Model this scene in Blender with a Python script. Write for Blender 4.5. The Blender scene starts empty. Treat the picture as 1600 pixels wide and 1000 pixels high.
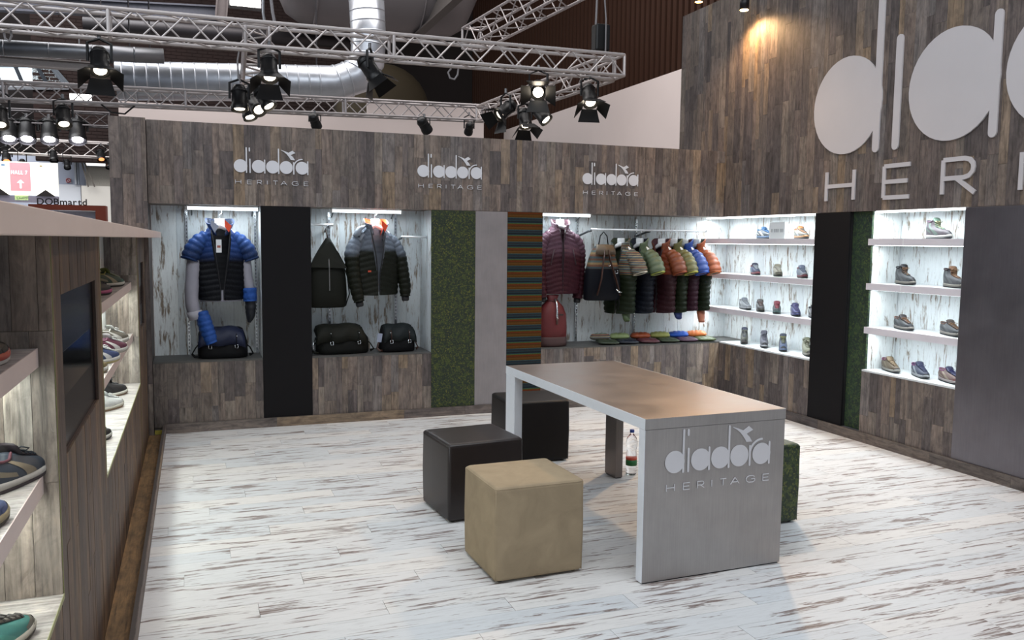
import bpy, bmesh, math, random
from mathutils import Vector, Matrix, Euler
random.seed(7)
PI = math.pi
S = bpy.context.scene
COL = S.collection
# ---------------------------------------------------------------- camera
F_PX, YAW, PITCH, ROLL, EYE = 1320.11, 0.3606, 0.0924, -0.0106, 1.62
cy, sy, cp, sp = math.cos(YAW), math.sin(YAW), math.cos(PITCH), math.sin(PITCH)
FW = Vector((sy*cp, cy*cp, -sp)); RT0 = Vector((cy, -sy, 0)); UP0 = RT0.cross(FW)
cr, sr = math.cos(ROLL), math.sin(ROLL)
RT = RT0*cr - UP0*sr; UP = RT0*sr + UP0*cr
CAM = Vector((0, 0, EYE))
cd = bpy.data.cameras.new('camera'); cam = bpy.data.objects.new('camera', cd); COL.objects.link(cam)
m = Matrix((RT, UP, -FW)).transposed().to_4x4(); m.translation = CAM
cam.matrix_world = m
cd.sensor_width = 36; cd.lens = 36*F_PX/1600; cd.clip_start = 0.02; cd.clip_end = 200
S.camera = cam
def at(x, y, **k):
    """a measured point of the photograph, on the plane X=, Y= or Z="""
    d = FW + RT*((x-800)/F_PX) - UP*((y-500)/F_PX)
    (a, v), = k.items(); i = 'XYZ'.index(a)
    return CAM + d*((v-CAM[i])/d[i])
# ---------------------------------------------------------------- light
S.view_settings.view_transform = 'Standard'; S.view_settings.look = 'None'
S.view_settings.gamma = 1; S.view_settings.use_curve_mapping = False
S.view_settings.exposure = -0.08
W = bpy.data.worlds.new('hall_air'); S.world = W; W.use_nodes = True
W.node_tree.nodes['Background'].inputs[0].default_value = (.78, .86, 1, 1)
W.node_tree.nodes['Background'].inputs[1].default_value = 0.34
def area(name, loc, target, sx, sy_, power, col=(1, 1, 1)):
    l = bpy.data.lights.new(name, 'AREA'); l.shape = 'RECTANGLE'; l.size = sx; l.size_y = sy_
    l.energy = power; l.color = col
    o = bpy.data.objects.new(name, l); COL.objects.link(o); o.location = loc
    o.rotation_euler = (Vector(target)-Vector(loc)).to_track_quat('-Z', 'Y').to_euler()
    return o
area('hall_fill', (1.5, 1.5, 7.5), (2.2, 4.2, 0), 7, 4, 430, (.93, .97, 1))  # unseen overhead fill, added to light the booth
area('hall_fill', (-4.5, 5, 7.0), (1.5, 5, 0), 3, 6, 230, (.86, .93, 1))  # unseen fill from the left, added for the booth
area('hall_fill', (2, 13.5, 8.6), (4, 17, 0), 12, 4, 800, (1, .96, .94))  # unseen fill added to lift the white hall walls
area('hall_fill', (-6, 19, 8.4), (-3.5, 24, 1), 8, 4, 900, (.97, .98, 1))  # unseen fill added to brighten the far left walls
def spot(loc, target, power, ang, col, r=.06, blend=.6):
    l = bpy.data.lights.new('spot_beam', 'SPOT'); l.energy = power; l.spot_size = math.radians(ang)
    l.spot_blend = blend; l.color = col; l.shadow_soft_size = r
    o = bpy.data.objects.new('spot_beam', l); COL.objects.link(o); o.location = loc
    o.rotation_euler = (Vector(target)-Vector(loc)).to_track_quat('-Z', 'Y').to_euler()
# ---------------------------------------------------------------- helpers
def lin(c):
    if isinstance(c, str):
        c = [int(c[i:i+2], 16)/255 for i in (0, 2, 4)]
        c = [x/12.92 if x <= .04045 else ((x+.055)/1.055)**2.4 for x in c]
    return (c[0], c[1], c[2], 1)
_m = {}
class NT:
    def __init__(s, name, rough=.6, metal=0., bump=0):
        s.mat = bpy.data.materials.new(name); s.mat.use_nodes = True
        s.n = s.mat.node_tree.nodes; s.l = s.mat.node_tree.links
        s.b = s.n['Principled BSDF']; s.b.inputs['Roughness'].default_value = rough
        s.b.inputs['Metallic'].default_value = metal
    def add(s, t, **kw):
        nd = s.n.new(t)
        for k, v in kw.items(): setattr(nd, k, v)
        return nd
    def lk(s, a, b): s.l.new(a, b)
    def pos(s, scale, rnd=True, obj=False):
        if obj: src = s.add('ShaderNodeTexCoord').outputs['Object']
        else: src = s.add('ShaderNodeNewGeometry').outputs['Position']
        mp = s.add('ShaderNodeMapping'); mp.inputs['Scale'].default_value = scale
        s.lk(src, mp.inputs[0])
        if rnd:
            oi = s.add('ShaderNodeObjectInfo'); mu = s.add('ShaderNodeMath', operation='MULTIPLY'); mu.inputs[1].default_value = 61.
            s.lk(oi.outputs['Random'], mu.inputs[0]); s.lk(mu.outputs[0], mp.inputs['Location'])
        return mp.outputs[0]
    def noise(s, vec, scale=1., detail=4, rough=.55, dist=0.):
        nd = s.add('ShaderNodeTexNoise'); nd.inputs['Scale'].default_value = scale; nd.inputs['Detail'].default_value = detail
        nd.inputs['Roughness'].default_value = rough; nd.inputs['Distortion'].default_value = dist
        s.lk(vec, nd.inputs['Vector']); return nd.outputs['Fac']
    def ramp(s, fac, stops, const=False):
        nd = s.add('ShaderNodeValToRGB'); cr_ = nd.color_ramp
        if const: cr_.interpolation = 'CONSTANT'
        while len(cr_.elements) < len(stops): cr_.elements.new(.5)
        for e, (p, c) in zip(cr_.elements, sorted(stops, key=lambda q: q[0])): e.position = p; e.color = lin(c)
        s.lk(fac, nd.inputs[0]); return nd.outputs[0]
    def mix(s, fac, a, b, mode='MIX'):
        nd = s.add('ShaderNodeMixRGB', blend_type=mode)
        for i, v in ((0, fac), (1, a), (2, b)):
            if hasattr(v, 'links') or isinstance(v, bpy.types.NodeSocket): s.lk(v, nd.inputs[i])
            elif i == 0: nd.inputs[0].default_value = v
            else: nd.inputs[i].default_value = lin(v)
        return nd.outputs[0]
    def bump(s, h, strength=.3, dist=.003):
        nd = s.add('ShaderNodeBump'); nd.inputs['Strength'].default_value = strength; nd.inputs['Distance'].default_value = dist
        s.lk(h, nd.inputs['Height']); s.lk(nd.outputs[0], s.b.inputs['Normal'])
    def done(s, colr):
        if isinstance(colr, bpy.types.NodeSocket): s.lk(colr, s.b.inputs['Base Color'])
        else: s.b.inputs['Base Color'].default_value = lin(colr)
        return s.mat
G = lambda v: (v, v, v)
def plain(col, rough=.6, metal=0., var=.12, scale=30, name='coated', spec=None):
    key = ('p', str(col), rough, metal, var, scale)
    if key in _m: return _m[key]
    t = NT(name, rough, metal)
    f = t.noise(t.pos((1, 1, 1), False, True), scale, 3)
    r = t.ramp(f, [(0.3, G(1-var)), (.7, G(1.))])
    mt = t.done(t.mix(1., r, col, 'MULTIPLY'))
    if spec is not None: t.b.inputs['Specular IOR Level'].default_value = spec
    _m[key] = mt; return mt
def glow(col, strength):
    key = ('g', str(col), strength)
    if key in _m: return _m[key]
    t = NT('light_source', .5); t.b.inputs['Base Color'].default_value = lin(col)
    t.b.inputs['Emission Color'].default_value = lin(col); t.b.inputs['Emission Strength'].default_value = strength
    _m[key] = t.mat; return t.mat
def wood(axis='Z', palette=None, key='d', scratch=.35, rough=.62):
    k = ('w', axis, key)
    if k in _m: return _m[k]
    palette = palette or ['6a6260', '7a6e67', '86786a', '5d5655', '736962', '7e736b', '69605d', '77716f', '857563', '6f6763', '635b5a', '7b7069', '6d6560', '817870', '585150']
    t = NT('weathered_wood', rough)
    oi = t.add('ShaderNodeObjectInfo')
    base = t.ramp(oi.outputs['Random'], [(i/len(palette), c) for i, c in enumerate(palette)], True)
    sc = {'Z': (55, 55, 4.0), 'X': (4., 55, 55), 'Y': (55, 4., 55)}[axis]
    v = t.pos(sc)
    g = t.noise(v, 1., 6, .7, .4)
    c = t.mix(1., t.ramp(g, [(.30, G(.34)), (.48, G(.88)), (.72, G(1.3))]), base, 'MULTIPLY')
    bl = t.noise(t.pos(tuple(x*.32 if x > 10 else x*2.2 for x in sc)), 1., 5, .65, .9)
    c = t.mix(1., t.ramp(bl, [(.34, (.62, .60, .60)), (.55, G(1)), (.72, (1.22, 1.18, 1.12))]), c, 'MULTIPLY')
    sc2 = tuple(x*.22 if x > 10 else x*.5 for x in sc)
    g2 = t.noise(t.pos(sc2), 1., 3, .5, .2)
    c = t.mix(1., t.ramp(g2, [(.3, (.72, .70, .70)), (.65, (1.12, 1.05, 1.0))]), c, 'MULTIPLY')
    fl = t.noise(t.pos(tuple(x*.8 if x > 10 else x*3 for x in sc)), 1., 3, .8, 1.8)
    c = t.mix(t.ramp(fl, [(.68, G(0)), (.76, G(scratch))]), c, 'a8a29c')
    t.bump(g, .25, .002)
    _m[k] = t.done(c); return _m[k]
def whitewash(axis='Z', key='n', amount=.6, rough=.5):
    k = ('ww', axis, key)
    if k in _m: return _m[k]
    t = NT('whitewashed_wood', rough)
    oi = t.add('ShaderNodeObjectInfo')
    if key == 'floor':
        base = t.ramp(oi.outputs['Random'], [(0, 'd0d1d2'), (.25, 'd6d4d2'), (.5, 'cacdd0'), (.75, 'd3d2d2')], True)
        s1, s2, s3 = (3.0, 36, 36), (8.0, 95, 95), (1.6, 5, 5)
        th = (.555, .60); dk = '766660'
    else:
        base = t.ramp(oi.outputs['Random'], [(0, 'd3d8da'), (.3, 'c6cccf'), (.6, 'dbdfdf'), (.85, 'c0c5c7')], True)
        s1, s2, s3 = (30, 30, 4.6), (95, 95, 13), (4, 4, 1.4)
        th = (.55, .63); dk = '7d6f60'
    if axis == 'Y': s1, s2, s3 = [(a[1], a[0], a[2]) for a in (s1, s2, s3)] if key == 'floor' else (s1, s2, s3)
    n1 = t.noise(t.pos(s1), 1., 4, .65, .6); n2 = t.noise(t.pos(s2), 1., 4, .7, .3); n3 = t.noise(t.pos(s3, False), 1., 2)
    c = t.mix(t.ramp(n2, [(.5, G(0)), (.72, G(.4))]), base, '9c9a9a')
    comb = t.add('ShaderNodeMath', operation='MULTIPLY_ADD'); t.lk(n3, comb.inputs[0]); comb.inputs[1].default_value = .26
    ad = t.add('ShaderNodeMath', operation='SUBTRACT'); t.lk(n1, ad.inputs[0]); ad.inputs[1].default_value = .13
    t.lk(ad.outputs[0], comb.inputs[2])
    n4 = t.noise(t.pos(tuple(x*3. for x in s1)), 1., 3, .7)
    gm_ = t.mix(1., t.ramp(comb.outputs[0], [(th[0], G(0)), (th[1], G(1))]), t.ramp(n4, [(.36, G(.25)), (.52, G(1))]), 'MULTIPLY')
    c = t.mix(gm_, c, dk)
    t.bump(n1, .12, .002)
    _m[k] = t.done(c); return _m[k]
def camo(key, cols=('26361f', '35491f', '5f6b22', '1f3326', '807f2e'), sc=26, rough=.75):
    k = ('camo', key)
    if k in _m: return _m[k]
    t = NT('mottled_green_fabric', rough)
    v = t.pos((1, 1, 1), False)
    a = t.noise(v, sc, 4, .6, 1.0); b = t.noise(v, sc*2.1, 3, .6, .5)
    c = t.ramp(a, [(0, cols[3]), (.42, cols[0]), (.52, cols[1]), (.6, cols[2])], False)
    c = t.mix(t.ramp(b, [(.56, G(0)), (.62, G(.75))]), c, cols[4])
    _m[k] = t.done(c); return _m[k]
def brushed(col, rough=.38, axis='Z', key='b', metal=.85):
    k = ('br', str(col), rough, axis, metal)
    if k in _m: return _m[k]
    t = NT('brushed_metal', rough, metal)
    sc = {'Z': (160, 160, 5), 'X': (5, 160, 160), 'Y': (160, 5, 160)}[axis]
    g = t.noise(t.pos(sc, False, True), 1., 3); g2 = t.noise(t.pos((1, 1, 1), False, True), 5., 4)
    c = t.mix(1., t.ramp(g, [(.3, G(.9)), (.7, G(1.0))]), col, 'MULTIPLY')
    c = t.mix(1., t.ramp(g2, [(.3, G(.88)), (.7, G(1.05))]), c, 'MULTIPLY')
    rr = t.add('ShaderNodeMapRange'); rr.inputs['To Min'].default_value = rough-.06; rr.inputs['To Max'].default_value = rough+.12
    t.lk(g2, rr.inputs['Value']); t.lk(rr.outputs[0], t.b.inputs['Roughness'])
    t.bump(g, .05, .001)
    _m[k] = t.done(c); return _m[k]
def zsplit(top, bot, z, soft=.01, rough=.42, mott=.18):
    """cloth dyed in two tones, the lower one from height z down"""
    t = NT('two_tone_nylon', rough)
    ge = t.add('ShaderNodeTexCoord').outputs['Object']; sx = t.add('ShaderNodeSeparateXYZ'); t.lk(ge, sx.inputs[0])
    mr = t.add('ShaderNodeMapRange'); mr.inputs['From Min'].default_value = z-soft; mr.inputs['From Max'].default_value = z+soft
    t.lk(sx.outputs[2], mr.inputs['Value'])
    c = t.mix(mr.outputs[0], bot, top)
    n = t.noise(t.pos((1, 1, 1), False, True), 22, 4, .6)
    c = t.mix(1., t.ramp(n, [(.3, G(1-mott)), (.7, G(1+mott*.4))]), c, 'MULTIPLY')
    n2 = t.noise(t.pos((1, 1, .5), False, True), 45, 4, .65, 1.0); t.bump(n2, .6, .01); t.b.inputs['Specular IOR Level'].default_value = .14
    return t.done(c)
def stripes(cols, period, axis=2, obj=True, rough=.6, bot=None, zb=0):
    t = NT('striped_fabric', rough)
    src = t.add('ShaderNodeTexCoord').outputs['Object'] if obj else t.add('ShaderNodeNewGeometry').outputs['Position']
    sx = t.add('ShaderNodeSeparateXYZ'); t.lk(src, sx.inputs[0])
    dv = t.add('ShaderNodeMath', operation='DIVIDE'); dv.inputs[1].default_value = period; t.lk(sx.outputs[axis], dv.inputs[0])
    ad = t.add('ShaderNodeMath', operation='ADD'); ad.inputs[1].default_value = 100.; t.lk(dv.outputs[0], ad.inputs[0])
    fr = t.add('ShaderNodeMath', operation='FRACT'); t.lk(ad.outputs[0], fr.inputs[0])
    c = t.ramp(fr.outputs[0], cols, True)
    if bot:
        mr = t.add('ShaderNodeMapRange'); mr.inputs['From Min'].default_value = zb-.005; mr.inputs['From Max'].default_value = zb+.005
        t.lk(sx.outputs[2], mr.inputs['Value']); c = t.mix(mr.outputs[0], bot, c)
    t.b.inputs['Specular IOR Level'].default_value = .15
    n = t.noise(t.pos((1, 1, 1), False, True), 120, 2); c = t.mix(1., t.ramp(n, [(.3, G(.66)), (.7, G(.84))]), c, 'MULTIPLY')
    return t.done(c)
def glassy(col=(1, 1, 1), rough=.03):
    k = ('gl', str(col))
    if k in _m: return _m[k]
    t = NT('clear_plastic', rough); t.b.inputs['Transmission Weight'].default_value = 1; t.b.inputs['IOR'].default_value = 1.3
    _m[k] = t.done(col); return _m[k]
# objects
def link(name, me, mat, parent=None):
    o = bpy.data.objects.new(name, me); COL.objects.link(o)
    if mat:
        if not me.materials: me.materials.append(mat)
        elif me.materials[0] != mat:
            o.material_slots[0].link = 'OBJECT'; o.material_slots[0].material = mat
    if parent: o.parent = parent
    return o
def tag(o, label=None, cat=None, group=None, kind=None):
    if label: o['label'] = label
    if cat: o['category'] = cat
    if group: o['group'] = group
    if kind: o['kind'] = kind
    return o
def thing(name, label=None, cat=None, loc=(0, 0, 0), rz=0, group=None, kind=None, rot=None):
    o = bpy.data.objects.new(name, None); COL.objects.link(o); o.location = loc
    o.rotation_euler = rot or (0, 0, rz); o.empty_display_size = .1
    return tag(o, label, cat, group, kind)
class MB:
    def __init__(s): s.v = []; s.f = []
    def add(s, vs, fs):
        n = len(s.v); s.v += [tuple(p) for p in vs]; s.f += [tuple(i+n for i in f) for f in fs]; return s
    def box(s, a, b, M=None):
        x0, y0, z0 = a; x1, y1, z1 = b
        vs = [Vector(p) for p in ((x0, y0, z0), (x1, y0, z0), (x1, y1, z0), (x0, y1, z0), (x0, y0, z1), (x1, y0, z1), (x1, y1, z1), (x0, y1, z1))]
        if M: vs = [M @ p for p in vs]
        return s.add(vs, [(0, 3, 2, 1), (4, 5, 6, 7), (0, 1, 5, 4), (1, 2, 6, 5), (2, 3, 7, 6), (3, 0, 4, 7)])
    def tube(s, pts, rad, n=8, cap=True, flat=1.):
        pts = [Vector(p) for p in pts]
        if not isinstance(rad, (list, tuple)): rad = [rad]*len(pts)
        base = len(s.v); ref = None
        for i, p in enumerate(pts):
            d = (pts[min(i+1, len(pts)-1)] - pts[max(i-1, 0)]).normalized()
            if ref is None: ref = Vector((0, 0, 1)) if abs(d.z) < .9 else Vector((1, 0, 0))
            a = d.cross(ref).normalized(); b = d.cross(a).normalized(); ref = a.cross(d) if a.cross(d).length > .1 else ref
            for k in range(n):
                t = 2*PI*k/n; s.v.append(tuple(p + a*math.cos(t)*rad[i] + b*math.sin(t)*rad[i]*flat))
        for i in range(len(pts)-1):
            for k in range(n):
                q = (k+1) % n; s.f.append((base+i*n+k, base+(i+1)*n+k, base+(i+1)*n+q, base+i*n+q))
        if cap:
            s.f.append(tuple(base+k for k in range(n))); e = base+(len(pts)-1)*n
            s.f.append(tuple(e+k for k in reversed(range(n))))
        return s
    def rings(s, rings, cap0=True, cap1=True, closed=True):
        n = len(rings[0]); b = len(s.v)
        for r in rings: s.v += [tuple(p) for p in r]
        for i in range(len(rings)-1):
            for k in range(n if closed else n-1):
                q = (k+1) % n; s.f.append((b+i*n+k, b+i*n+q, b+(i+1)*n+q, b+(i+1)*n+k))
        if cap0 and closed: s.f.append(tuple(b+k for k in reversed(range(n))))
        if cap1 and closed: s.f.append(tuple(b+(len(rings)-1)*n+k for k in range(n)))
        return s
    def lathe(s, prof, n=20, c=(0, 0, 0)):
        return s.rings([[(c[0]+r*math.cos(2*PI*k/n), c[1]+r*math.sin(2*PI*k/n), c[2]+z) for k in range(n)] for r, z in prof])
    def mesh(s, name, smooth=False):
        me = bpy.data.meshes.new(name); me.from_pydata(s.v, [], s.f); me.update()
        bm = bmesh.new(); bm.from_mesh(me); bmesh.ops.recalc_face_normals(bm, faces=bm.faces); bm.to_mesh(me); bm.free()
        if smooth:
            for p in me.polygons: p.use_smooth = True
        return me
    def obj(s, name, mat, parent=None, smooth=False, bevel=0, sub=0, solid=0, weld=False):
        o = link(name, s.mesh(name, smooth), mat, parent)
        if solid: md = o.modifiers.new('thick', 'SOLIDIFY'); md.thickness = solid; md.offset = 0
        if bevel: md = o.modifiers.new('round', 'BEVEL'); md.width = bevel; md.segments = 2; md.limit_method = 'ANGLE'
        if sub: md = o.modifiers.new('smooth', 'SUBSURF'); md.levels = sub; md.render_levels = sub
        return o
def bx(name, a, b, mat, parent=None, bevel=0): return MB().box(a, b).obj(name, mat, parent, bevel=bevel)
UNIT = MB().box((0, 0, 0), (1, 1, 1)).mesh('plank')
def place(me, name, mat, parent, loc, scale, rot=None):
    o = bpy.data.objects.new(name, me); COL.objects.link(o)
    if not me.materials: me.materials.append(mat)
    elif me.materials[0] != mat: o.material_slots[0].link = 'OBJECT'; o.material_slots[0].material = mat
    o.parent = parent; o.location = loc; o.scale = scale
    if rot: o.rotation_euler = rot
    return o
def planks(parent, plane, c0, c1, z0, z1, mat, pw=.085, pl=(.3, .8), base=0, out=-1, th=.006, rnd=None, joint=.0012, first=True, name='plank'):
    """upright planks on the plane X=base or Y=base between c0..c1 and z0..z1, standing out towards 'out'"""
    R_ = rnd or random; c = c0; n = 0
    while c < c1-.005:
        w = min(R_.choice((.6, .8, 1, 1, 1.25))*pw, c1-c)
        if c1-(c+w) < pw*.3: w = c1-c
        z = z0; l = R_.uniform(*pl)*R_.uniform(.3, 1)
        while z < z1-.002:
            if z1-(z+l) < pl[0]*.35: l = z1-z
            t = th + R_.uniform(0, .0015)
            g = joint
            if plane == 'Y': loc = (c+g/2, base if out > 0 else base-t, z+g/2); sc = (w-g, t, l-g)
            else: loc = (base if out > 0 else base-t, c+g/2, z+g/2); sc = (t, w-g, l-g)
            place(UNIT, name, mat, parent, loc, sc); n += 1
            z += l; l = R_.uniform(*pl)
        c += w
    return n
YB, XR, NB = 7.486, 5.152, 7.906           # back front-plane, right front-plane, back of the back niches
XN = XR+.35                                 # back of the right niches
ZT, ZB, ZS, Z0 = 2.567, 1.90, .60, .08      # fascia top, fascia bottom, sill, skirting top
XF = -.370                                  # face of the left counter
woodZ = wood('Z'); woodX = wood('X'); woodY = wood('Y')
wwZ = whitewash('Z')
alu = brushed('b9b4b6', .4, 'X'); aluY = brushed('b9b4b6', .4, 'Y')
shelfm = plain('dcd6dc', .5, 0., .06, 8, 'pale_lilac_laminate')
black = plain('0c0c0e', .45); gloss_black = plain('0d0d10', .12)
# ================================================================ SETTING
def struct(o): o['kind'] = 'structure'; return o
hall_floor = struct(bx('floor', (-30, -12, -.12), (30, 40, -.06), plain('8d8a86', .5, 0, .1, 3)))
fl = struct(bx('floor', (XF-.3, -1.5, -.06), (XR+.5, NB+.1, -.009), plain('c9c8c6', .5)))
wwF = whitewash('X', 'floor', rough=.5)
y = 1.25; row = 0
while y < YB-.03:
    w = min(.15, YB-.021-y); x = -.245-((row*.53) % 1.28)
    while x < XR-.02:
        a = max(x, -.245); b = min(x+1.28, XR-.02)
        if b-a > .02: place(UNIT, 'floor_plank', wwF, fl, (a+.0009, y+.0007, -.008-random.random()*.0006), (b-a-.0018, w-.0014, .008))
        x += 1.28
    y += .15; row += 1
# booth walls
wb = struct(bx('wall_back', (-.331, YB+.006, ZB), (XR, NB+.08, ZT), wood('Z', key='dd')))
planks(wb, 'Y', -.331, XR, ZB, ZT, woodZ, .088, (.28, .62), YB+.0065)
wp = struct(bx('wall_left', (-.600, YB-.094, 0), (-.335, NB+.08, ZT), woodZ))
planks(wp, 'Y', -.600, -.332, 0, ZT, woodZ, .09, (.5, .9), YB-.094)
wr = struct(bx('wall_right', (XR+.006, 2.0, ZB), (XR+.5, 8.38, 4.13), woodZ))
planks(wr, 'X', 3.55, 8.38, ZB, 4.13, woodZ, .088, (.42, .95), XR+.0065)
bx('end_panel', (XR+.001, 8.0, 0), (XR+.5, 8.38, ZB), woodZ, wr)
# whitewashed backs of the niches
nb = struct(bx('wall_niche', (-.331, NB+.008, .5), (XN+.1, NB+.03, ZB), plain('9aa0a2', .6)))
x = -.331
while x < XN:
    w = min(random.choice((.17, .2, .23)), XN-x)
    place(UNIT, 'board', wwZ, nb, (x+.001, NB-random.random()*.002, ZS), (w-.002, .01, ZB-ZS)); x += w
nr = struct(bx('wall_niche', (XN+.008, 4.45, .5), (XN+.03, NB, ZB), plain('9aa0a2', .6)))
y = 4.45
while y < NB:
    w = min(random.choice((.17, .2, .23)), NB-y)
    place(UNIT, 'board', wwZ, nr, (XN-random.random()*.002, y+.001, ZS), (.01, w-.002, ZB-ZS)); y += w
# base cabinets under the niches
sillm = plain('4e4d4b', .5, 0, .2, 14, 'grey_sill'); sillw = plain('d5d9da', .4, 0, .08, 12, 'pale_sill')
def cab(label, plane, c0, c1, sm, group='plank fronted base cabinets', extra=None):
    t = thing('base_cabinet', label, 'cabinet', ((c0+c1)/2, YB+.2, 0) if plane == 'Y' else (XR+.2, (c0+c1)/2, 0), group=group)
    inv = -t.location
    h = bpy.data.objects
    if plane == 'Y':
        o = bx('carcass', (c0+.001, YB+.008, 0), (c1-.001, NB, ZS-.014), plain('4a4543', .7), t)
        s_ = bx('sill', (c0+.001, YB-.001, ZS-.014), (c1-.001 if not extra else XN, NB, ZS), sm, t)
    else:
        o = bx('carcass', (XR+.008, c0+.001, 0), (XN, c1-.001, ZS-.014), plain('4a4543', .7), t)
        s_ = bx('sill', (XR-.001, c0+.001, ZS-.014), (XN, c1-.001, ZS), sm, t)
    o.location = inv; s_.location = inv
    n0 = set(t.children)
    planks(t, plane, c0, c1, Z0-.03, ZS-.014, woodZ, .085, (.22, .6), (YB if plane == 'Y' else XR)+.0075)
    for c in t.children:
        if c not in n0: c.location = c.location+inv
    return t
XA, XB, XC, XD, XE, XG = .540, .955, 2.031, 2.4505, 2.7666, 3.124
Y1, Y2, Y3, Y4 = 4.534, 6.089, 5.455, 5.667
cab('grey-brown plank cabinet under the blue jacket, left end of back wall', 'Y', -.331, XA, sillm)
cab('grey-brown plank cabinet under the backpack and grey puffer jacket', 'Y', XB, XC, sillm)
cab('grey-brown plank cabinet behind the table under the row of jackets', 'Y', XG, XR, sillm, extra=1)
cab('grey-brown plank cabinet under the shoe shelves beside the back corner', 'X', Y2, YB+.0, sillw)
cab('grey-brown plank cabinet under the shoe shelves between green and grey panels', 'X', Y1, Y3, sillw)
# upright display panels (full depth fins)
def fin(name, label, cat, a, b, mat, side='Y', pm=None):
    pm = pm or wwZ
    c = (b[0]-a[0])/2
    t = thing(name, label, cat, ((a[0]+b[0])/2, (a[1]+b[1])/2, a[2]))
    L = -t.location
    if side == 'Y':
        f = bx('face_panel', (a[0], a[1], a[2]), (b[0], a[1]+.02, b[2]), mat, t, .002); k = bx('partition', (a[0]+.001, a[1]+.021, a[2]), (b[0]-.001, b[1]-.006, b[2]), pm, t)
    else:
        f = bx('face_panel', (a[0], a[1], a[2]), (a[0]+.02, b[1], b[2]), mat, t, .002); k = bx('partition', (a[0]+.021, a[1]+.001, a[2]), (b[0], b[1]-.001, b[2]), pm, t)
    f.location = L; k.location = L; return t
charcoal = plain('131113', .8, 0, .08, 90, 'charcoal_textile', .2)
fin('clad_column', 'tall charcoal black panel between the two jacket niches', 'panel', (XA, YB-.004, Z0), (XB, NB-.006, ZB-.002), charcoal)
fin('clad_column', 'tall green camouflage fabric panel on back wall', 'panel', (XC, YB-.004, Z0), (XD, NB-.006, ZB-.002), camo('wall', ('17231a', '1d2c18', '36401a', '15231e', '62601f'), 34))
fin('clad_column', 'plain light grey aluminium panel between green and striped panels', 'panel', (XD+.001, YB-.004, Z0), (XE, NB-.006, ZB-.002), brushed('8f898a', .55, 'Z', metal=.35))
st = stripes([(0, '1c2126'), (.07, '23424a'), (.10, '2a2f33'), (.22, '1f2a33'), (.30, '3d5a58'), (.34, '52340f'), (.46, '5e3e17'), (.56, '503010'), (.68, '652a12'), (.78, '484518'), (.84, '4a5a34'), (.88, '24444a'), (.93, '1c2126')], .1130, 2, True, .8)
fin('clad_column', 'horizontally striped orange and teal fabric panel on back wall', 'panel', (XE+.001, YB-.006, Z0), (XG, NB-.006, ZB-.002), st)
fin('clad_column', 'tall black panel on right wall beside the corner shoe shelves', 'panel', (XR-.004, Y4, Z0), (XN-.006, Y2-.001, ZB-.002), charcoal, 'X', plain('141316', .7))
fin('clad_column', 'narrow dark green camouflage panel recessed on right wall', 'panel', (XR+.035, Y3+.001, Z0), (XN-.006, Y4-.001, ZB-.002), camo('dark', ('16261d', '1d331f', '304223', '12211c', '4a5526')), 'X')
fin('clad_column', 'wide dark grey brushed metal panel at right edge', 'panel', (XR-.006, 2.2, Z0), (XN-.006, Y1-.001, ZB-.002), brushed('77747a', .34, 'Z', metal=.8), 'X')
# skirting boards
def skirting(name, p0, p1, axis, L=1.25):
    t = struct(bx(name, p0, p1, plain('4a4340', .7)))
    i = 0 if axis == 'X' else 1; c = p0[i]
    while c < p1[i]-.01:
        l = min(L*random.uniform(.45, 1), p1[i]-c)
        if axis == 'X': place(UNIT, 'skirting_board', woodX, t, (c+.001, p0[1]-.004, 0), (l-.002, .004, p1[2]+.001))
        else: place(UNIT, 'skirting_board', woodY, t, ((p0[0]-.004) if p0[0] > 1 else p1[0], c+.001, 0), (.004, l-.002, p1[2]+.001))
        c += l
skirting('baseboard_back', (-.245, YB-.018, 0), (XR-.02, YB-.0005, Z0), 'X')
skirting('baseboard_right', (XR-.018, 2.0, 0), (XR-.0005, YB-.02, Z0), 'Y')
skirting('baseboard_left', (-.266, 1.0, 0), (-.249, YB-.022, Z0), 'Y')
struct(bx('trim_1', (XF+.001, 1.0, -.008), (-.267, YB-.1, .012), wood('Y', ['9a7a54', 'a8865c', '8c6e4a'], 'trough')))
struct(bx('trim_2', (-.33, YB-.03, .0), (-.268, YB-.001, .03), plain('a09238', .6)))
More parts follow.
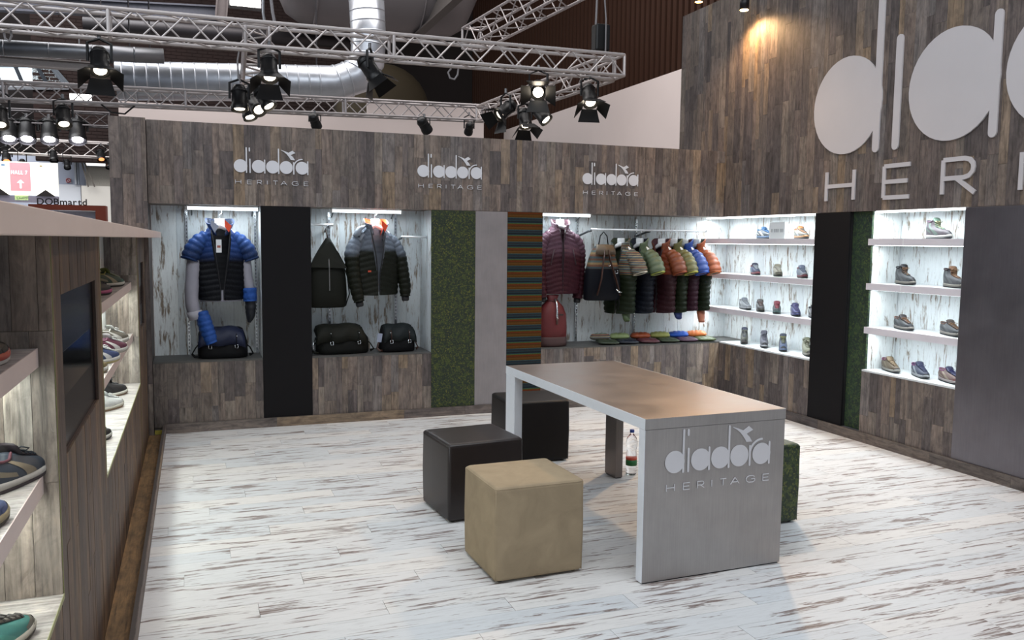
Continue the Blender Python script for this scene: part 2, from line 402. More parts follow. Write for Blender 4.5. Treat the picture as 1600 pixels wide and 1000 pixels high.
# ================================================================ LEFT COUNTER
ct = thing('display_counter', 'long chest-high shoe display counter of grey-brown planks on left', 'counter', (-.47, 4.2, 0))
CI = Vector((.47, -4.2, 0))
def cpart(name, a, b, mat, bevel=0): o = bx(name, a, b, mat, ct, bevel); o.location = CI; return o
BK = -.575; ZC = 1.622
TOP = cpart('worktop', (-.95, .4, ZC), (-.240, YB-.095, ZC+.046), plain('d0bbb1', .5, 0, .05, 5, 'pale_pink_laminate'), .002)
cpart('back_board', (BK-.03, .8, 0), (BK-.011, YB-.1, ZC), plain('4c4644', .7))
P = [(2.650, 3.950, 2.81, 3.752, .966, 1.449), (6.45, YB-.1, 6.66, 7.20, .955, 1.435)]
edge = plain('8a8a5c', .5, 0, .1, 20, 'edge_band')
for (a, b, wa, wb_, za, zb_) in P:
    D = XF-.008
    for q in (((BK-.01, a, 0), (D, wa, ZC)), ((BK-.01, wb_, 0), (D, b, ZC)), ((BK-.01, wa, 0), (D, wb_, za)), ((BK-.01, wa, zb_), (D, wb_, ZC))):
        cpart('carcass', q[0], q[1], plain('3f2a1e', .6))
    n0 = set(ct.children)
    for r in ((a, wa, 0, ZC), (wb_, b, 0, ZC), (wa, wb_, 0, za), (wa, wb_, zb_, ZC)):
        planks(ct, 'X', r[0], r[1], r[2], r[3], wood('Z', ['574840', '66523f', '6e5a47', '4b3d33', '5e4b3c', '594a40', '705c46'], 'ctr'), .07, (.7, 1.6), D+.0005, out=1)
    for c in ct.children:
        if c not in n0: c.location = c.location+CI
    cpart('edge_band', (BK, a-.003, ZS if a < 4 else 0), (XF+.001, a-.0005, ZC), edge)
    cpart('edge_band', (BK, b+.0005, ZS if a < 4 else 0), (XF+.001, b+.003, ZC), edge)
for (a, b) in ((.9, 2.650), (3.950, 6.45)):
    cpart('carcass', (BK-.01, a+.002, 0), (XF-.008, b-.002, ZS-.014), plain('4a4543', .7))
    cpart('sill', (BK, a+.003, ZS-.014), (XF, b-.003, ZS), wood('X', ['a9a7a6', 'b3b0ad'], 'sill'))
    cpart('sill_edge', (XF, a+.003, ZS-.014), (XF+.002, b-.003, ZS+.0005), edge)
    n0 = set(ct.children)
    planks(ct, 'X', max(a, 1.2), b, 0, ZS-.015, wood('Z', key='ctr'), .07, (.5, .9), XF-.0075, out=1)
    # back boards (whitewashed) of the niche
    y = a
    while y < b-.01:
        w = min(.19, b-y); place(UNIT, 'board', wwZ, ct, (BK-.01, y+.001, ZS), (.009, w-.002, ZC-ZS)); y += w
    # partition faces towards the camera
    for c in ct.children:
        if c not in n0: c.location = c.location+CI
    cheek = wood('Z', ['8b8784', '969089', '7d7976', 'a09a92', '857c74'], 'cheek', .4)
    n0 = set(ct.children)
    for (z0, z1, xs) in ((ZS, .93, (-.575, -.515, -.44, XF-.001)), (.93, 1.36, (-.575, -.50, -.43, XF-.001)), (1.36, ZC, (-.575, -.53, -.47, -.405, XF-.001))):
        for i in range(len(xs)-1):
            place(UNIT, 'plank', cheek, ct, (xs[i]+.0006, b-.012-random.random()*.001, z0+.0006), (xs[i+1]-xs[i]-.0012, .008, z1-z0-.0012))
    for c in ct.children:
        if c not in n0: c.location = c.location+CI
    for zt_ in (1.312, .953):
        cpart('shelf', (BK, a+.004, zt_-.052), (-.412, b-.014, zt_), wood('X', ['a6a4a6', 'b0adab'], 'shelf'))
        cpart('shelf_front', (-.412, a+.004, zt_-.052), (-.409, b-.014, zt_+.0005), plain('c4b3ae', .5, 0, .06, 9))
        cpart('light_strip', (-.50, a+.03, zt_-.058), (-.47, b-.03, zt_-.0525), glow('f3fff0', 6))
        area('shelf_light', (-.485, (a+b)/2, zt_-.062), (-.485, (a+b)/2, 0), b-a-.1, .03, 1, (.93, 1, .95)).data.energy = (b-a)*3.2
# the strip lights need their long side along Y
for o in list(S.objects):
    if o.name.startswith('shelf_light'): o.rotation_euler = (0, 0, PI/2)
# dark screens set in the two windows of the counter
for i, (a, b, wa, wb_, za, zb_) in enumerate(P):
    t = thing('wall_screen', ['switched-off black screen sunk in the counter panel nearest the camera', 'switched-off black screen sunk in the counter panel by the back wall'][i], 'screen', (-.50, (wa+wb_)/2, za))
    L = -t.location
    bx('screen_glass', (-.392, wa+.001, za+.001), (-.384, wb_-.001, zb_-.001), plain('17181c', .22, 0, .02), t).location = L
    bx('housing', (-.56, wa+.002, za+.002), (-.393, wb_-.002, zb_-.002), black, t).location = L
    bx('painted_reflection', (-.3839, wa+.002, za+.33*(zb_-za)), (-.3836, wb_-.002, za+.62*(zb_-za)), plain('07080c', .1), t).location = L  # dark reflection on the glass, painted as a thin darker band
    bx('window_reveal', (-.383, wb_-.006, za+.001), (XF-.01, wb_-.001, zb_-.001), plain('2a1712', .5), t).location = L
# ================================================================ SHELVES on the right wall
def shelf(label, y0, y1, z, seam=None):
    t = thing('wall_shelf', label, 'shelf', (XR+.17, (y0+y1)/2, z-.052))
    L = -t.location
    bx('board', (XR+.006, y0, z-.05), (XN-.001, y1, z), plain('c9cccd', .5, 0, .05), t).location = L
    bx('front_rail', (XR+.0, y0, z-.052), (XR+.006, y1, z+.001), shelfm, t).location = L
    bx('light_strip', (XR+.05, y0+.02, z-.056), (XR+.075, y1-.02, z-.0505), glow('f2fbff', 5), t).location = L
    if seam: bx('rail_joint', (XR-.001, seam-.004, z-.05), (XR+.001, seam+.004, z-.001), plain('eeeeee', .4), t).location = L
    a = area('shelf_light', (XR+.06, (y0+y1)/2, z-.06), (XR+.25, (y0+y1)/2, z-.6), y1-y0-.05, .03, 4.2*(y1-y0), (.88, .96, 1))
    a.rotation_euler = (0, 0, PI/2)
nm = ['upper', 'middle', 'lowest']
for i, z in enumerate((1.674, 1.312, .953)):
    shelf(f'{nm[i]} long shoe shelf beside the back corner on right wall', Y2+.002, NB-.012, z)
for i, z in enumerate((1.674, 1.312, .953)):
    shelf(f'{nm[i]} short shoe shelf between green and dark grey panels', Y1+.002, Y3-.002, z, at(1411, 380, X=XR).y if i < 2 else None)
def wash(y0, y1):
    a = area('fascia_light', (XR+.08, (y0+y1)/2, ZB-.03), (0, 0, 0), y1-y0-.06, .04, 8.5*(y1-y0), (.88, .96, 1))
    a.rotation_euler = (0, 0, PI/2)
    t = tag(bx('light_strip', (XR+.05, y0+.02, ZB-.016), (XR+.09, y1-.02, ZB-.001), glow('f2fbff', 5)), 'white strip light under the fascia above the ' + ('corner' if y0 > 5.6 else 'short') + ' shoe shelves', 'light')
wash(Y2, NB-.02); wash(Y1, Y3)
# fluorescent battens of the back niches
chrome = plain('c8ccd0', .22, .95, .04, 10, 'chrome')
def batten(label, x0, x1, yy, zz, power):
    t = thing('strip_light', label, 'light', ((x0+x1)/2, yy, zz))
    MB().tube([(x0-(x0+x1)/2, 0, 0), ((x1-x0)/2, 0, 0)], .013, 10).obj('tube', glow('eef8ff', 4), t)
    w = (x1-x0)/2
    bx('housing', (-w, -.018, .013), (w, .018, .022), plain('e8e8e8', .4), t)
    for s in (-1, 1): bx('end_cap', (s*w-.008, -.016, -.016), (s*w+.008, .016, .014), plain('dddddd', .4), t)
    for s in (-1, 1): MB().tube([(s*(w-.04), 0, .018), (s*(w-.04), .12, .012), (s*(w-.04), NB-yy-.02, -.05)], .006, 6).obj('bracket', plain('55585a', .4, .6), t)
    area('batten_light', ((x0+x1)/2, yy, zz-.02), ((x0+x1)/2, yy+.05, 0), x1-x0, .04, power, (.84, .94, 1))
batten('slim white strip light above the blue jacket', -.045, .535, YB+.15, 1.872, 3.4)
batten('slim white strip light above the grey and olive puffer jacket', 1.155, 1.79, YB+.15, 1.876, 4.8)
batten('slim white strip light above the maroon puffer jacket', 3.15, 3.70, YB+.15, 1.884, 4.8)
def upright(x, label):
    t = thing('slotted_upright', label, 'rail', (x, NB-.008, ZS))
    bx('channel', (-.011, -.014, 0), (.011, 0, 1.27), chrome, t)
    sl = MB()
    for k in range(38): sl.box((-.003, -.0155, .03+k*.032), (.003, -.0145, .048+k*.032))
    o = sl.obj('slots', black, t); o['kind'] = 'stuff'
for x, l in ((-.05, 'slotted chrome upright left of the blue jacket'), (.520, 'slotted chrome upright right of the blue jacket'), (1.17, 'slotted chrome upright behind the olive backpack'), (1.79, 'slotted chrome upright right of the grey puffer jacket'), (3.68, 'slotted chrome upright behind the maroon jacket'), (4.36, 'slotted chrome upright behind the row of jackets')): upright(x, l)
def bar(label, x0, x1, yy, z, br):
    t = thing('hanging_bar', label, 'rail', ((x0+x1)/2, yy, z)); w = (x1-x0)/2
    MB().tube([(-w, 0, 0), (w, 0, 0)], .0115, 10).obj('rod', plain('e4e6e8', .3, .5), t, True)
    for b in br: MB().tube([(b-(x0+x1)/2, 0, -.012), (b-(x0+x1)/2, .08, -.02), (b-(x0+x1)/2, NB-yy-.02, -.06)], .008, 6, flat=1.4).obj('bracket', plain('4a4d50', .4, .6), t)
    for s in (-1, 1): MB().tube([(s*w, 0, 0), (s*(w+.008), 0, 0)], .014, 10).obj('end_cap', chrome, t)
bar('short white hanging bar above the olive backpack', .962, 1.16, 7.64, 1.752, (1.13,))
bar('short white hanging bar right of the grey puffer jacket', 1.79, 2.02, 7.64, 1.654, (1.79,))
bar('long white hanging bar above the row of colourful jackets', 3.69, 5.02, 7.605, 1.750, (3.70, 4.36))
# ================================================================ LETTERING
lw = plain('d9d8dc', .38, .15, .03, 5, 'silver_lettering')
lw2 = plain('c9c4c6', .45, .1, .04, 3, 'silver_lettering_large')
def poly(mb, pts, t, mp):
    n = len(pts); vs = [mp(u, v, 0) for u, v in pts] + [mp(u, v, t) for u, v in pts]
    mb.add(vs, [tuple(range(n)), tuple(range(2*n-1, n-1, -1))] + [(k, (k+1) % n, n+(k+1) % n, n+k) for k in range(n)])
def bar2(mb, p, q, w, t, mp, rnd=True):
    (a, b), (c, d) = p, q; L = math.hypot(c-a, d-b) or 1; nx, ny = -(d-b)/L*w/2, (c-a)/L*w/2
    if rnd:
        ang = math.atan2(d-b, c-a); pts = [(c+math.cos(ang-PI/2+PI*k/6)*w/2, d+math.sin(ang-PI/2+PI*k/6)*w/2) for k in range(7)] + [(a+math.cos(ang+PI/2+PI*k/6)*w/2, b+math.sin(ang+PI/2+PI*k/6)*w/2) for k in range(7)]
    else: pts = [(a-nx, b-ny), (c-nx, d-ny), (c+nx, d+ny), (a+nx, b+ny)]
    poly(mb, pts, t, mp)
def disc2(mb, cx, cy_, r, t, mp, n=40, ry=None): poly(mb, [(cx+r*math.cos(2*PI*k/n), cy_+(ry or r)*math.sin(2*PI*k/n)) for k in range(n)], t, mp)
def band2(mb, pts, w, t, mp):
    L, R_ = [], []
    for i, (u, v) in enumerate(pts):
        a = pts[max(i-1, 0)]; b = pts[min(i+1, len(pts)-1)]; dx, dy = b[0]-a[0], b[1]-a[1]; l = math.hypot(dx, dy) or 1
        ww = w[i] if isinstance(w, (list, tuple)) else w
        L.append((u-dy/l*ww/2, v+dx/l*ww/2)); R_.append((u+dy/l*ww/2, v-dx/l*ww/2))
    for i in range(len(pts)-1): poly(mb, [R_[i], R_[i+1], L[i+1], L[i]], t, mp)
# the word mark in its own units: x 0..412, x-height 74, ascender 141
LET = {
 'd1': [('c', 37, 37), ('b', 69, 2, 69, 139)], 'i': [('b', 88, 2, 88, 76), ('b', 86, 122, 86, 138)],
 'a1': [('c', 135, 37), ('b', 168, 2, 168, 74)], 'd2': [('c', 212, 37), ('b', 245, 2, 245, 139)],
 'o': [('c', 287, 37)], 'r': [('b', 329, 2, 329, 66), ('arc',)], 'a2': [('c', 376, 37), ('b', 408, 2, 408, 74)]}
def letter_obj(items, name, mat, parent, mp, t, sw=7):
    mb = MB()
    for q in items:
        if q[0] == 'c': disc2(mb, q[1], q[2], 36.5, t, mp)
        elif q[0] == 'b': bar2(mb, (q[1], q[2]), (q[3], q[4]), sw, t*1.001, mp)
        elif q[0] == 'arc': band2(mb, [(329+50*(1-math.cos(a)), 40+47*math.sin(a)) for a in [PI/2*k/9 for k in range(10)]], sw*.9, t, mp)
    return mb.obj(name, mat, parent)
def flash(mat, parent, mp, t):
    mb = MB()
    hi = [(258, 136), (280, 129), (301, 121), (312, 110), (326, 97), (336, 81)]; lo = [(258, 134), (275, 125), (289, 114), (299, 102), (307, 91), (313, 81)]
    for i in range(5): poly(mb, [lo[i], lo[i+1], hi[i+1], hi[i]], t, mp)
    poly(mb, [(300, 121), (306, 112), (313, 109), (339, 121), (322, 134)], t*1.002, mp)
    return mb.obj('emblem', mat, parent)
CAP = {'H': (30, [((0, 0), (0, 22)), ((30, 0), (30, 22)), ((0, 11), (30, 11))]), 'E': (24, [((0, 0), (0, 22)), ((0, 0), (24, 0)), ((0, 11), (22, 11)), ((0, 22), (24, 22))]),
 'R': (26, [((0, 0), (0, 22)), ((0, 22), (17, 22)), ((17, 22), (21, 21)), ((21, 21), (23.5, 18.5)), ((23.5, 18.5), (24, 16)), ((24, 16), (23.5, 13.5)), ((23.5, 13.5), (21, 11)), ((21, 11), (17, 10)), ((17, 10), (0, 10)), ((11, 10), (26, 0))]),
 'I': (0, [((0, 0), (0, 22))]), 'T': (24, [((0, 22), (24, 22)), ((12, 0), (12, 22))]), 'A': (34, [((0, 0), (17, 22)), ((17, 22), (34, 0)), ((6, 7), (28, 7))]),
 'G': (36, [((34, 18), (27, 22)), ((27, 22), (12, 22)), ((12, 22), (3, 18)), ((3, 18), (0, 11)), ((0, 11), (3, 4)), ((3, 4), (12, 0)), ((12, 0), (27, 0)), ((27, 0), (35, 4)), ((35, 4), (35, 11)), ((35, 11), (20, 11))])}
def wordmark(label, mp, loc, mat, t, capx, capy, caps=1., n=8, only=None, sw=7, csw=2.6, group=None):
    """mp maps (u, v, depth) in mark units to world"""
    th = thing('logo_lettering', label, 'logo', loc, group=group); iv = -Vector(loc)
    m2 = lambda u, v, d: Vector(mp(u, v, d))+iv
    for k, items in LET.items():
        if only and k not in only: continue
        letter_obj(items, 'letter', mat, th, m2, t, sw)
    if not only: flash(mat, th, m2, t)
    for ch, x in list(zip('HERITAGE', capx))[:n]:
        mb = MB()
        for p, q in CAP[ch][1]:
            e = .5*csw/2
            jj = CAP[ch][1].index((p, q)); bar2(mb, (x+p[0], capy+p[1]*caps), (x+q[0], capy+q[1]*caps), csw, t*(1+.012*jj), m2, ch in 'RG' and 1 < jj < 8)
        mb.obj('letter', mat, th)
    return th
u = .61/412
cx8 = [8, 72, 126, 181, 214, 256, 318, 386]
names3 = ['left', 'middle', 'right']
for i, (px, pz) in enumerate(((.331, 2.172), (1.898, 2.190), (3.531, 2.180))):
    wordmark(f'silver wordmark on the back fascia, {names3[i]} of the three small ones', lambda a, b, d, px=px, pz=pz: (px+a*u, YB-.0025-d, pz+b*u), (px+.3, YB-.0025, pz), lw, .006, cx8, -63)
ub = 1.055/98
def bigmap(a, b, d): return (XR-.002-d, 6.158-a*ub, 2.377+b*ub*1.02)
wordmark('huge silver letters mounted high on the right wall', bigmap, (XR, 4.8, 2.38), lw2, .012, [18.5, 79, 131.5, 190, 226, 268, 330, 396], -34.5, 1.02, 4, ('d1', 'i', 'a1', 'd2'), 6.2, 3.)
# ================================================================ TABLE
tm = brushed('8f847e', .34, 'X', metal=.75); tmz = brushed('b0acaa', .40, 'Z', metal=.75); tms = plain('eef2f8', .4, .1, .04, 20, 'satin_edge')
TL = (2.350, 4.325, 0); TR = math.radians(1.0)
tb = thing('display_table', 'long brushed steel table with slab end bearing silver lettering', 'table', TL, TR)
tw, tl, th_ = .405, .900, .800
bx('table_top', (-tw+.002, -tl+.002, th_-.052), (tw-.002, tl, th_), tm, tb, .0015)
bx('side_rail', (-tw-.001, -tl, th_-.0525), (-tw+.002, tl+.001, th_-.0005), tms, tb); bx('side_rail', (tw-.002, -tl, th_-.0525), (tw+.001, tl+.001, th_-.0005), tms, tb)
bx('end_rail', (-tw, -tl-.001, th_-.052), (tw, -tl+.002, th_-.0005), tmz, tb)
bx('slab_leg', (-tw+.002, -tl, 0.006), (tw-.002, -tl+.052, th_-.0535), tmz, tb, .0015)
bx('leg_edge', (-tw-.001, -tl+.0005, 0.006), (-tw+.002, -tl+.0525, th_-.0535), tms, tb)
bx('leg_foot', (-tw+.01, -tl+.006, 0), (tw-.01, -tl+.046, .006), black, tb)
for sx_ in (-1, 1):
    x0, x1 = (-tw, -tw+.055) if sx_ < 0 else (tw-.055, tw)
    bx('leg', (x0, tl-.155, 0.006), (x1, tl, th_-.0535), tms if sx_ < 0 else brushed('8c8482', .42, 'Z', metal=.8), tb, .0015)
    bx('leg_foot', (x0+.006, tl-.149, 0), (x1-.006, tl-.006, .006), black, tb)
ca, sa = math.cos(TR), math.sin(TR)
def tmap(a, b, d):
    x, y_, z = -tw+.110+a*u*1.0, -tl-.0015-d, .528+b*u
    return (TL[0]+x*ca-y_*sa, TL[1]+x*sa+y_*ca, z)
lt = tmap(206, 20, 0)
wordmark('silver wordmark on the near end of the steel table', tmap, lt, lw, .003, cx8, -58)
# ================================================================ STOOLS
def stool(label, loc, rz, w, d, h, mat, seam):
    t = thing('cube_stool', label, 'stool', loc, rz)
    rr = []
    def rc(q, z, e=.0): 
        c_ = .02; return [(sx*(w/2-q-c_)+c_*math.cos(a), sy_*(d/2-q-c_)+c_*math.sin(a), z) for sx, sy_, a0 in ((1, 1, 0), (-1, 1, PI/2), (-1, -1, PI), (1, -1, 1.5*PI)) for a in (a0, a0+PI/8, a0+PI/4, a0+3*PI/8, a0+PI/2)]
    for q, z in ((.008, .012), (.002, .018), (.0, .03), (-.003, h*.5), (0, h-.024)): rr.append(rc(q, z))
    MB().rings(rr, cap1=False).obj('body', mat, t, True)
    MB().rings([rc(0, h-.0238), rc(.001, h-.014), rc(.005, h-.006), rc(.012, h-.001), rc(.03, h), rc(w*.3, h+.002)], cap0=False).obj('seat', mat, t, True)
    mb = MB(); p = rc(.003, h-.012); p.append(p[0]); mb.tube(p, .0032, 6)
    for sx, sy_ in ((-1, -1), (1, -1), (1, 1), (-1, 1)): mb.tube([(sx*(w/2-.0075), sy_*(d/2-.0075), .014), (sx*(w/2-.0065), sy_*(d/2-.0065), h-.014)], .003, 6)
    mb.obj('piping', mat, t, True)
    for sx in (-1, 1):
        for sy_ in (-1, 1): MB().tube([(sx*(w/2-.04), sy_*(d/2-.04), 0), (sx*(w/2-.04), sy_*(d/2-.04), .014)], .014, 8).obj('foot', black, t)
    return t
def leather(col, key, rough=.5, sc=3.5, lo=.8, hi=1.1, sp=.5):
    t = NT('leather', rough); n = t.noise(t.pos((1, 1, 1), False, True), sc, 5, .6, .8); n2 = t.noise(t.pos((1, 1, 1), False, True), 260, 2)
    c = t.mix(1., t.ramp(n, [(.3, G(lo)), (.7, G(hi))]), col, 'MULTIPLY'); t.bump(n2, .25, .001); t.b.inputs['Specular IOR Level'].default_value = sp
    return t.done(c)
dkl = leather('231b1a', 'dk', .4); dkl2 = leather('110d0d', 'dk2', .5, sp=.3); sued = leather('a08f76', 'su', .85, 7, .84, 1.08, .12)
stool('dark brown leather cube stool behind the beige one', (1.555, 4.790, 0), math.radians(5), .475, .445, .462, dkl, plain('231b1a', .5))
stool('beige suede cube stool, nearest to the camera', (1.527, 3.872, 0), math.radians(1.7), .468, .445, .469, sued, plain('8b8069', .8))
stool('black leather cube stool behind the far table leg', (2.36, 5.86, 0), math.radians(-3), .475, .45, .458, dkl2, plain('151111', .5))
stool('green camouflage cube stool on the far side of the table', (3.05, 4.14, 0), math.radians(1.5), .46, .45, .468, camo('stool', ('1a2a1d', '223820', '465426', '16281f', '6d7030'), 30, .45), plain('1d3a30', .5))
# bottle under the table
bp = at(986, 741, Z=0)
bt = thing('water_bottle', 'clear plastic water bottle on the floor under the table', 'bottle', (bp.x, bp.y, 0))
MB().lathe([(.030, 0), (.037, .008), (.038, .03), (.036, .045), (.039, .06), (.039, .15), (.034, .172), (.033, .182), (.039, .205), (.040, .235), (.034, .262), (.017, .283), (.0125, .292), (.0125, .305)], 24).obj('shell', glassy((.93, .95, .97), .06), bt, True)
MB().lathe([(.0155, .300), (.016, .303), (.016, .318), (.014, .320)], 20).obj('cap', plain('1f3f8f', .4), bt, True)
MB().lathe([(.0396, .068), (.0396, .108)], 24).obj('label_band', plain('1d6b35', .5), bt, True)
MB().lathe([(.0397, .109), (.0397, .122)], 24).obj('label_stripe', plain('c8452c', .5), bt, True)
# ================================================================ SHOES
def shoe_fns(H, L=.145, W=.049):
    F = lambda a: Vector((L*math.copysign(abs(math.cos(a))**.85, math.cos(a)), math.sin(a)*(W*(.80+.20*math.cos(a)) if math.cos(a) > -.2 else W*(.80+.20*math.cos(a)))*(1-.10*math.exp(-((a % PI-PI/2)**2)*0)), 0))
    def C(a): return Vector((-.078+.058*math.cos(a), .027*math.sin(a), H+(.012 if math.cos(a) > .5 else 0)+.010*(-math.cos(a) if math.cos(a) < 0 else 0)))
    hi = H > .1
    def surf(a, t, off=0):
        f = F(a); c = C(a); front = max(0, math.cos(a))
        s = min(1, t/.62)**1.1 if hi else t**1.25
        p = f.lerp(Vector((c.x, c.y, 0)), s); z0 = .022
        b = (.30*front+.0)*min(1, t/.14)**.55 + (1-.30*front)*(t**(1.35*front+.9*(1-front)))
        if hi: b = front*(.30*min(1, t/.14)**.55+.30*min(1, t/.62)**1.4+.40*max(0, (t-.62)/.38)) + (1-front)*t**.9
        bul = math.sin(PI*min(1, t*1.1))*.006*(1-front*.4)
        n = Vector((f.x*.3, f.y, 0)); n = n.normalized() if n.length else n
        p += n*bul; p.z = z0+(c.z-z0)*b
        if off: p += (n*.75+Vector((0, 0, .66)))*off
        return p
    return F, C, surf
def patch(surf, a0, a1, t0, t1, na, nt, off):
    mb = MB(); rows = []
    for j in range(nt+1):
        tt = [(t0(x) if callable(t0) else t0) for x in [i/na for i in range(na+1)]]; te = [(t1(x) if callable(t1) else t1) for x in [i/na for i in range(na+1)]]
        rows.append([surf(a0+(a1-a0)*i/na, tt[i]+(te[i]-tt[i])*j/nt, off) for i in range(na+1)])
    return mb.rings(rows, closed=False)
_sm = {}
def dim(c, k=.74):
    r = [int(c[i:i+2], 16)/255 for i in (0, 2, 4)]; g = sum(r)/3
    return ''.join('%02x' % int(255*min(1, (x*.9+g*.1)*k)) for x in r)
def shoe_meshes(kind):
    if kind in _sm: return _sm[kind]
    H = .082 if kind == 'low' else .128
    F, C, surf = shoe_fns(H); n = 36; A = [2*PI*k/n for k in range(n)]
    d = {}
    spring = lambda p: .010*max(0, (p.x-.06)/.085)**2
    def ring(z, g, zz=None): return [(F(a)*(1+g/.1)).to_tuple()[:2]+(z+spring(F(a)),) for a in A]
    om = MB().rings([ring(0, .0005), ring(.003, .003), ring(.009, .004)]); q = patch(surf, -.75, .75, 0., lambda x: .10*math.sin(PI*x)+.001, 12, 3, .0032); om.add(q.v, q.f); d['outsole'] = om.mesh('outsole')
    heel = lambda z, g: [tuple((F(a)*(1+g/.1)).to_tuple()[:2])+(z+spring(F(a))+.008*max(0, -F(a).x/.145),) for a in A]
    d['midsole'] = MB().rings([ring(.0095, .0035), heel(.018, .005), heel(.026, .002)]).mesh('midsole', True)
    rows = [[surf(a, t) for a in A] for t in (0, .04, .09, .16, .26, .38, .5, .64, .78, .9, 1)]
    rows += [[Vector((-.078, 0, H-.002)).lerp(C(a)+Vector((0, 0, -.006)), .82) for a in A], [Vector((-.078, 0, 0)).lerp(Vector((C(a).x, C(a).y, 0)), .8)+Vector((0, 0, H-.04)) for a in A]]
    d['upper'] = MB().rings(rows, cap0=False).mesh('upper', True)
    d['toe_cap'] = patch(surf, -.95, .95, .0, lambda x: .10+.12*math.sin(PI*x), 14, 4, .0012).mesh('toe_cap', True)
    d['heel_counter'] = patch(surf, PI-.85, PI+.85, 0., lambda x: .25+.45*math.sin(PI*x), 12, 4, .0014).mesh('heel_counter', True)
    mb = MB()
    for s in (-1, 1):
        q = patch(surf, s*1.28, s*1.55, .04, .92, 2, 8, .0016); mb.add(q.v, q.f)
        q = patch(surf, s*1.72, s*2.20, lambda x: .12+.2*x, lambda x: .34+.25*x, 4, 3, .0018); mb.add(q.v, q.f)
    d['side_flash'] = mb.mesh('side_flash', True)
    # tongue: a padded strip from the vamp rising over the throat
    tp = [surf(0, t, .003) for t in (.34, .5, .65, .8, .93)]; tp.append(tp[-1]+Vector((-.010, 0, .014))); tp.append(tp[-1]+Vector((-.010, 0, .012)))
    mb = MB(); rr = []
    for i, p in enumerate(tp):
        w = .014+.0035*min(i, 5); rr.append([p+Vector((0, -w, -.006)), p+Vector((0, -w*.6, .001)), p+Vector((0, 0, .003)), p+Vector((0, w*.6, .001)), p+Vector((0, w, -.006)), p+Vector((.002, 0, -.007))])
    d['tongue'] = mb.rings(rr).mesh('tongue', True)
    mb = MB()
    for i, t in enumerate((.42, .54, .66, .78, .90)):
        c = surf(0, t, .007); w = .017+.002*i
        mb.tube([c+Vector((0, -w, -.006)), c+Vector((0, -w*.4, .0005)), c+Vector((0, w*.4, .0005)), c+Vector((0, w, -.006))], .0026, 5)
        if i < 4:
            c2 = surf(0, t+.12, .007); mb.tube([c+Vector((0, -w*.7, -.001)), c2+Vector((0, w*.7, -.001))], .0022, 5)
    c = surf(0, .86, .010)
    for s in (-1, 1):
        mb.tube([c, c+Vector((.004, s*.014, .008)), c+Vector((.012, s*.030, .002)), c+Vector((.014, s*.020, -.005)), c], .0022, 5)
    d['laces'] = mb.mesh('laces', True)
    if kind == 'high':
        mb = MB(); q = patch(surf, -PI+.45, PI-.45, .97, 1.0, 4, 1, .003)
        rr = [[C(a)*1.0+Vector((.0+.006*math.cos(a+0)*math.cos(b), .006*math.sin(a)*math.cos(b), .006*math.sin(b))) for b in [2*PI*k/8 for k in range(8)]] for a in [0.5+(2*PI-1.0)*k/20 for k in range(21)]]
        d['collar'] = mb.rings(rr).mesh('collar', True)
    else:
        mb = MB(); rr = [[C(a)+Vector((.004*math.cos(a)*math.cos(b), .004*math.sin(a)*math.cos(b), .004*math.sin(b))) for b in [2*PI*k/8 for k in range(8)]] for a in [0.6+(2*PI-1.2)*k/20 for k in range(21)]]
        d['collar'] = mb.rings(rr).mesh('collar', True)
    _sm[kind] = d; return d
def shoe(label, loc, d, kind, cols, group, name='running_shoe', sc=1.):
    """cols: upper, toe_cap, heel_counter, side_flash, tongue, laces, midsole, outsole, collar"""
    t = thing(name, label, 'shoe', loc, math.atan2(d[1], d[0]), group=group); t.scale = (sc, sc, sc)
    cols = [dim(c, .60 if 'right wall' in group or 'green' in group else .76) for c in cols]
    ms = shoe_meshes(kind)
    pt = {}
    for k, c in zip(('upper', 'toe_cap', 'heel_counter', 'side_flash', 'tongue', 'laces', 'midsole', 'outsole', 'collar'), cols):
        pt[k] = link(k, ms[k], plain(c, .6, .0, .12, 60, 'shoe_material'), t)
    pt['laces'].parent = pt['tongue']; pt['side_flash'].parent = pt['upper']
    return t
def rs(label, px, z, kind, d, cols, xo=.155, nm='running_shoe', g='shoes on the right wall shelves', py=None):
    p = at(px, 500, X=XR+xo); shoe(label, (p.x, p.y, z+.0015), d, kind, cols, g, nm)
W_ = 'e4e2dc'
dD = (-.50, -.87); dE = (-.36, -.93)
rs('navy and white running shoe with blue lining, top shelf left of the price card', 1190, 1.674, 'low', (-.12, -.99), ('23303f', '1b2430', '1e2a3a', W_, '2f6ea8', '2f6ea8', '3b6796', '1d2a3a', '3f7fb8'))
rs('olive and grey running shoe with orange lining, top shelf right of the price card', 1246, 1.674, 'low', (-.30, -.95), ('6c6450', '4a4436', '9a9a98', 'c9ccd0', 'e08a45', '6d6b66', 'd98a3e', '2d2a28', 'e08a45'))
rs('navy running shoe with red heel and pale blue flash on the middle shelf', 1177, 1.312, 'low', (-.42, -.90), ('2c3f78', '26345f', 'b23a44', '9fd0e6', '2a3158', 'dfe6ee', 'c25560', '1a1c2c', 'c0404a'))
rs('cream and olive running shoe, middle shelf of the corner', 1212, 1.312, 'low', (-.50, -.87), ('cfc8b0', '67603a', 'd9d2bd', W_, 'c9c0a4', 'ded8c8', '6c6648', '2a281c', 'd8d0b8'))
rs('pale grey running shoe with red heel on the middle shelf', 1250, 1.312, 'low', (-.46, -.89), ('8f99ab', 'b9bcc2', 'c04a5c', '8fa6c4', '7e8ba6', '6f7f9c', '9b3040', '16161c', 'd0808c'))
rs('white and pale grey running shoe, leftmost on the lowest corner shelf', 1163, .953, 'low', (-.30, -.95), ('c4c8d2', 'b0b4c0', 'd8dadf', 'eef0f2', '9ba0b0', 'c9cdd6', 'd5d8dd', '17181e', 'd8dadf'))
